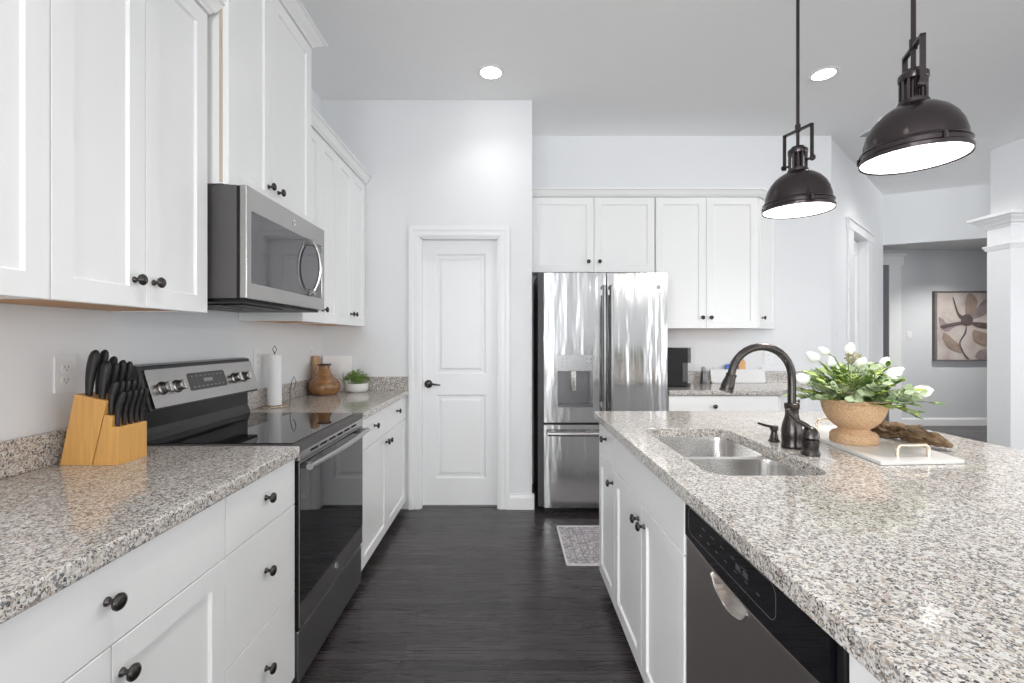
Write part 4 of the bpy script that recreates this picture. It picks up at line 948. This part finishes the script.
def px2w(x, y, Y): return Vector(((x - 508) * Y / 472, Y, 1.28 - (y - 339) * Y / 472))
def tulip(tip, base_dir, size):
    c = Vector(tip); d = Vector(base_dir).normalized()
    bm = BM(); lathe(bm, c - d * size * .55, [(.001, 0), (size * .22, size * .03), (size * .36, size * .2), (size * .40, size * .45), (size * .36, size * .75), (size * .24, size * .98), (size * .10, size * 1.12), (.001, size * 1.15)], d, 14)
    a, b, _ = basis(d)
    for k in range(3):   # overlapping outer petals
        an = 2 * math.pi * k / 3; o_ = a * math.cos(an) + b * math.sin(an); s_ = d.cross(o_); vs = []
        for (h, wd, ou) in ((0, .05, .1), (.2, .30, .38), (.5, .38, .44), (.85, .30, .36), (1.1, .12, .2), (1.25, .0, .1)):
            vs.append([c - d * size * .55 + d * size * h + o_ * size * (ou - .12 * abs(m_) ) + s_ * size * wd * m_ for m_ in (-1, -.5, 0, .5, 1)])
        loops(bm, vs, False, False, closed=False)
    h_ = obj('tulip', bm, 'petal', t, smooth=80)
    bm = BM(); p0 = c - d * size * .5; tube(bm, [p0, p0 - d * .03, (p0 - d * .05) * .5 + C0 * .5, C0 + Vector((0, 0, -.01))], .002, 6); obj('stem', bm, 'stem', h_, smooth=60)
for (x, y, Y, d, s) in ((802, 379, 1.68, (-1, -.2, .15), .046), (813, 357, 1.76, (-.7, 0, .5), .042), (850, 349, 1.70, (0, -.2, 1), .036), (893, 373, 1.62, (.8, -.4, .5), .050), (923, 391, 1.66, (1, -.1, .1), .050), (831, 362, 1.72, (-.4, -.3, .8), .036), (861, 363, 1.66, (.1, -.5, .6), .036), (885, 362, 1.80, (.6, .2, .6), .036), (824, 351, 1.80, (-.6, .1, .4), .032)):
    tulip(px2w(x, y, Y), d, s)
for (cx, cy, cY) in ((849, 391, 1.635), (853, 357, 1.70)):
    bm = BM(); c = px2w(cx, cy, cY)
    for i in range(70):
        v = Vector((rnd.gauss(0, 1), rnd.gauss(0, 1), rnd.gauss(0, 1))).normalized(); v = Vector((v.x * .03, v.y * .02, v.z * .02)) * rnd.uniform(.7, 1)
        p = c + v; lathe(bm, p - Vector((0, 0, .0028)), [(.0003, 0), (.0024, .0012), (.0030, .0028), (.0024, .0044), (.0003, .0056)], n=6)
        if i % 3 == 0: tube(bm, [p, c - Vector((0, -.01, .03))], .0006, 4)
    obj('seed_cluster', bm, 'berry', t, smooth=60)

t = thing('driftwood', (1.48, 1.70, TZ), 'rough brown driftwood piece lying across the marble tray edge', 'driftwood')
rnd = random.Random(5)
bm = BM(); rings = []; NS = 70; a_ = Vector((1.405, 1.87, 0)); b_ = Vector((1.505, 1.60, 0)); dr_ = (b_ - a_).normalized(); sd_ = Vector((-dr_.y, dr_.x, 0))
for i in range(NS + 1):
    s = i / NS; env = math.sin(math.pi * min(1, s * .8 + .14)) ** .8 * (1 if s < .85 else max(.12, 1 - ((s - .85) / .15) ** 2))
    wd = .010 + .042 * env; ht = .007 + .022 * env
    c = a_ + dr_ * (b_ - a_).length * s + sd_ * .014 * math.sin(s * 6) + Vector((0, 0, TZ + .001 + ht))
    rg = []
    for k in range(36):
        an = 2 * math.pi * k / 36; q0 = Vector((math.cos(an) * 2.2, math.sin(an) * 2.2, s * 7)); j = 1 + .55 * mnoise.noise(q0) + .25 * mnoise.noise(q0 * 3.1)
        vz = math.sin(an) * j
        if 7 <= k <= 12 and s < .6: vz -= .9 * math.sin(math.pi * (k - 6) / 7)      # long hollow on top
        rg.append(c + sd_ * wd * math.cos(an) * j + Vector((0, 0, ht * max(-1, vz))))
    rings.append(rg)
loops(bm, rings); obj('trunk', bm, 'drift', t, smooth=50)
bm = BM(); c = Vector((1.400, 1.775, TZ + .026)); tube(bm, [c + Vector((.05, -.01, 0)), c + Vector((.03, -.008, .008)), c + Vector((.012, 0, .022)), c + Vector((.002, .004, .05))], [.020, .017, .011, .002], 10); obj('broken_branch', bm, 'drift', t, smooth=60)
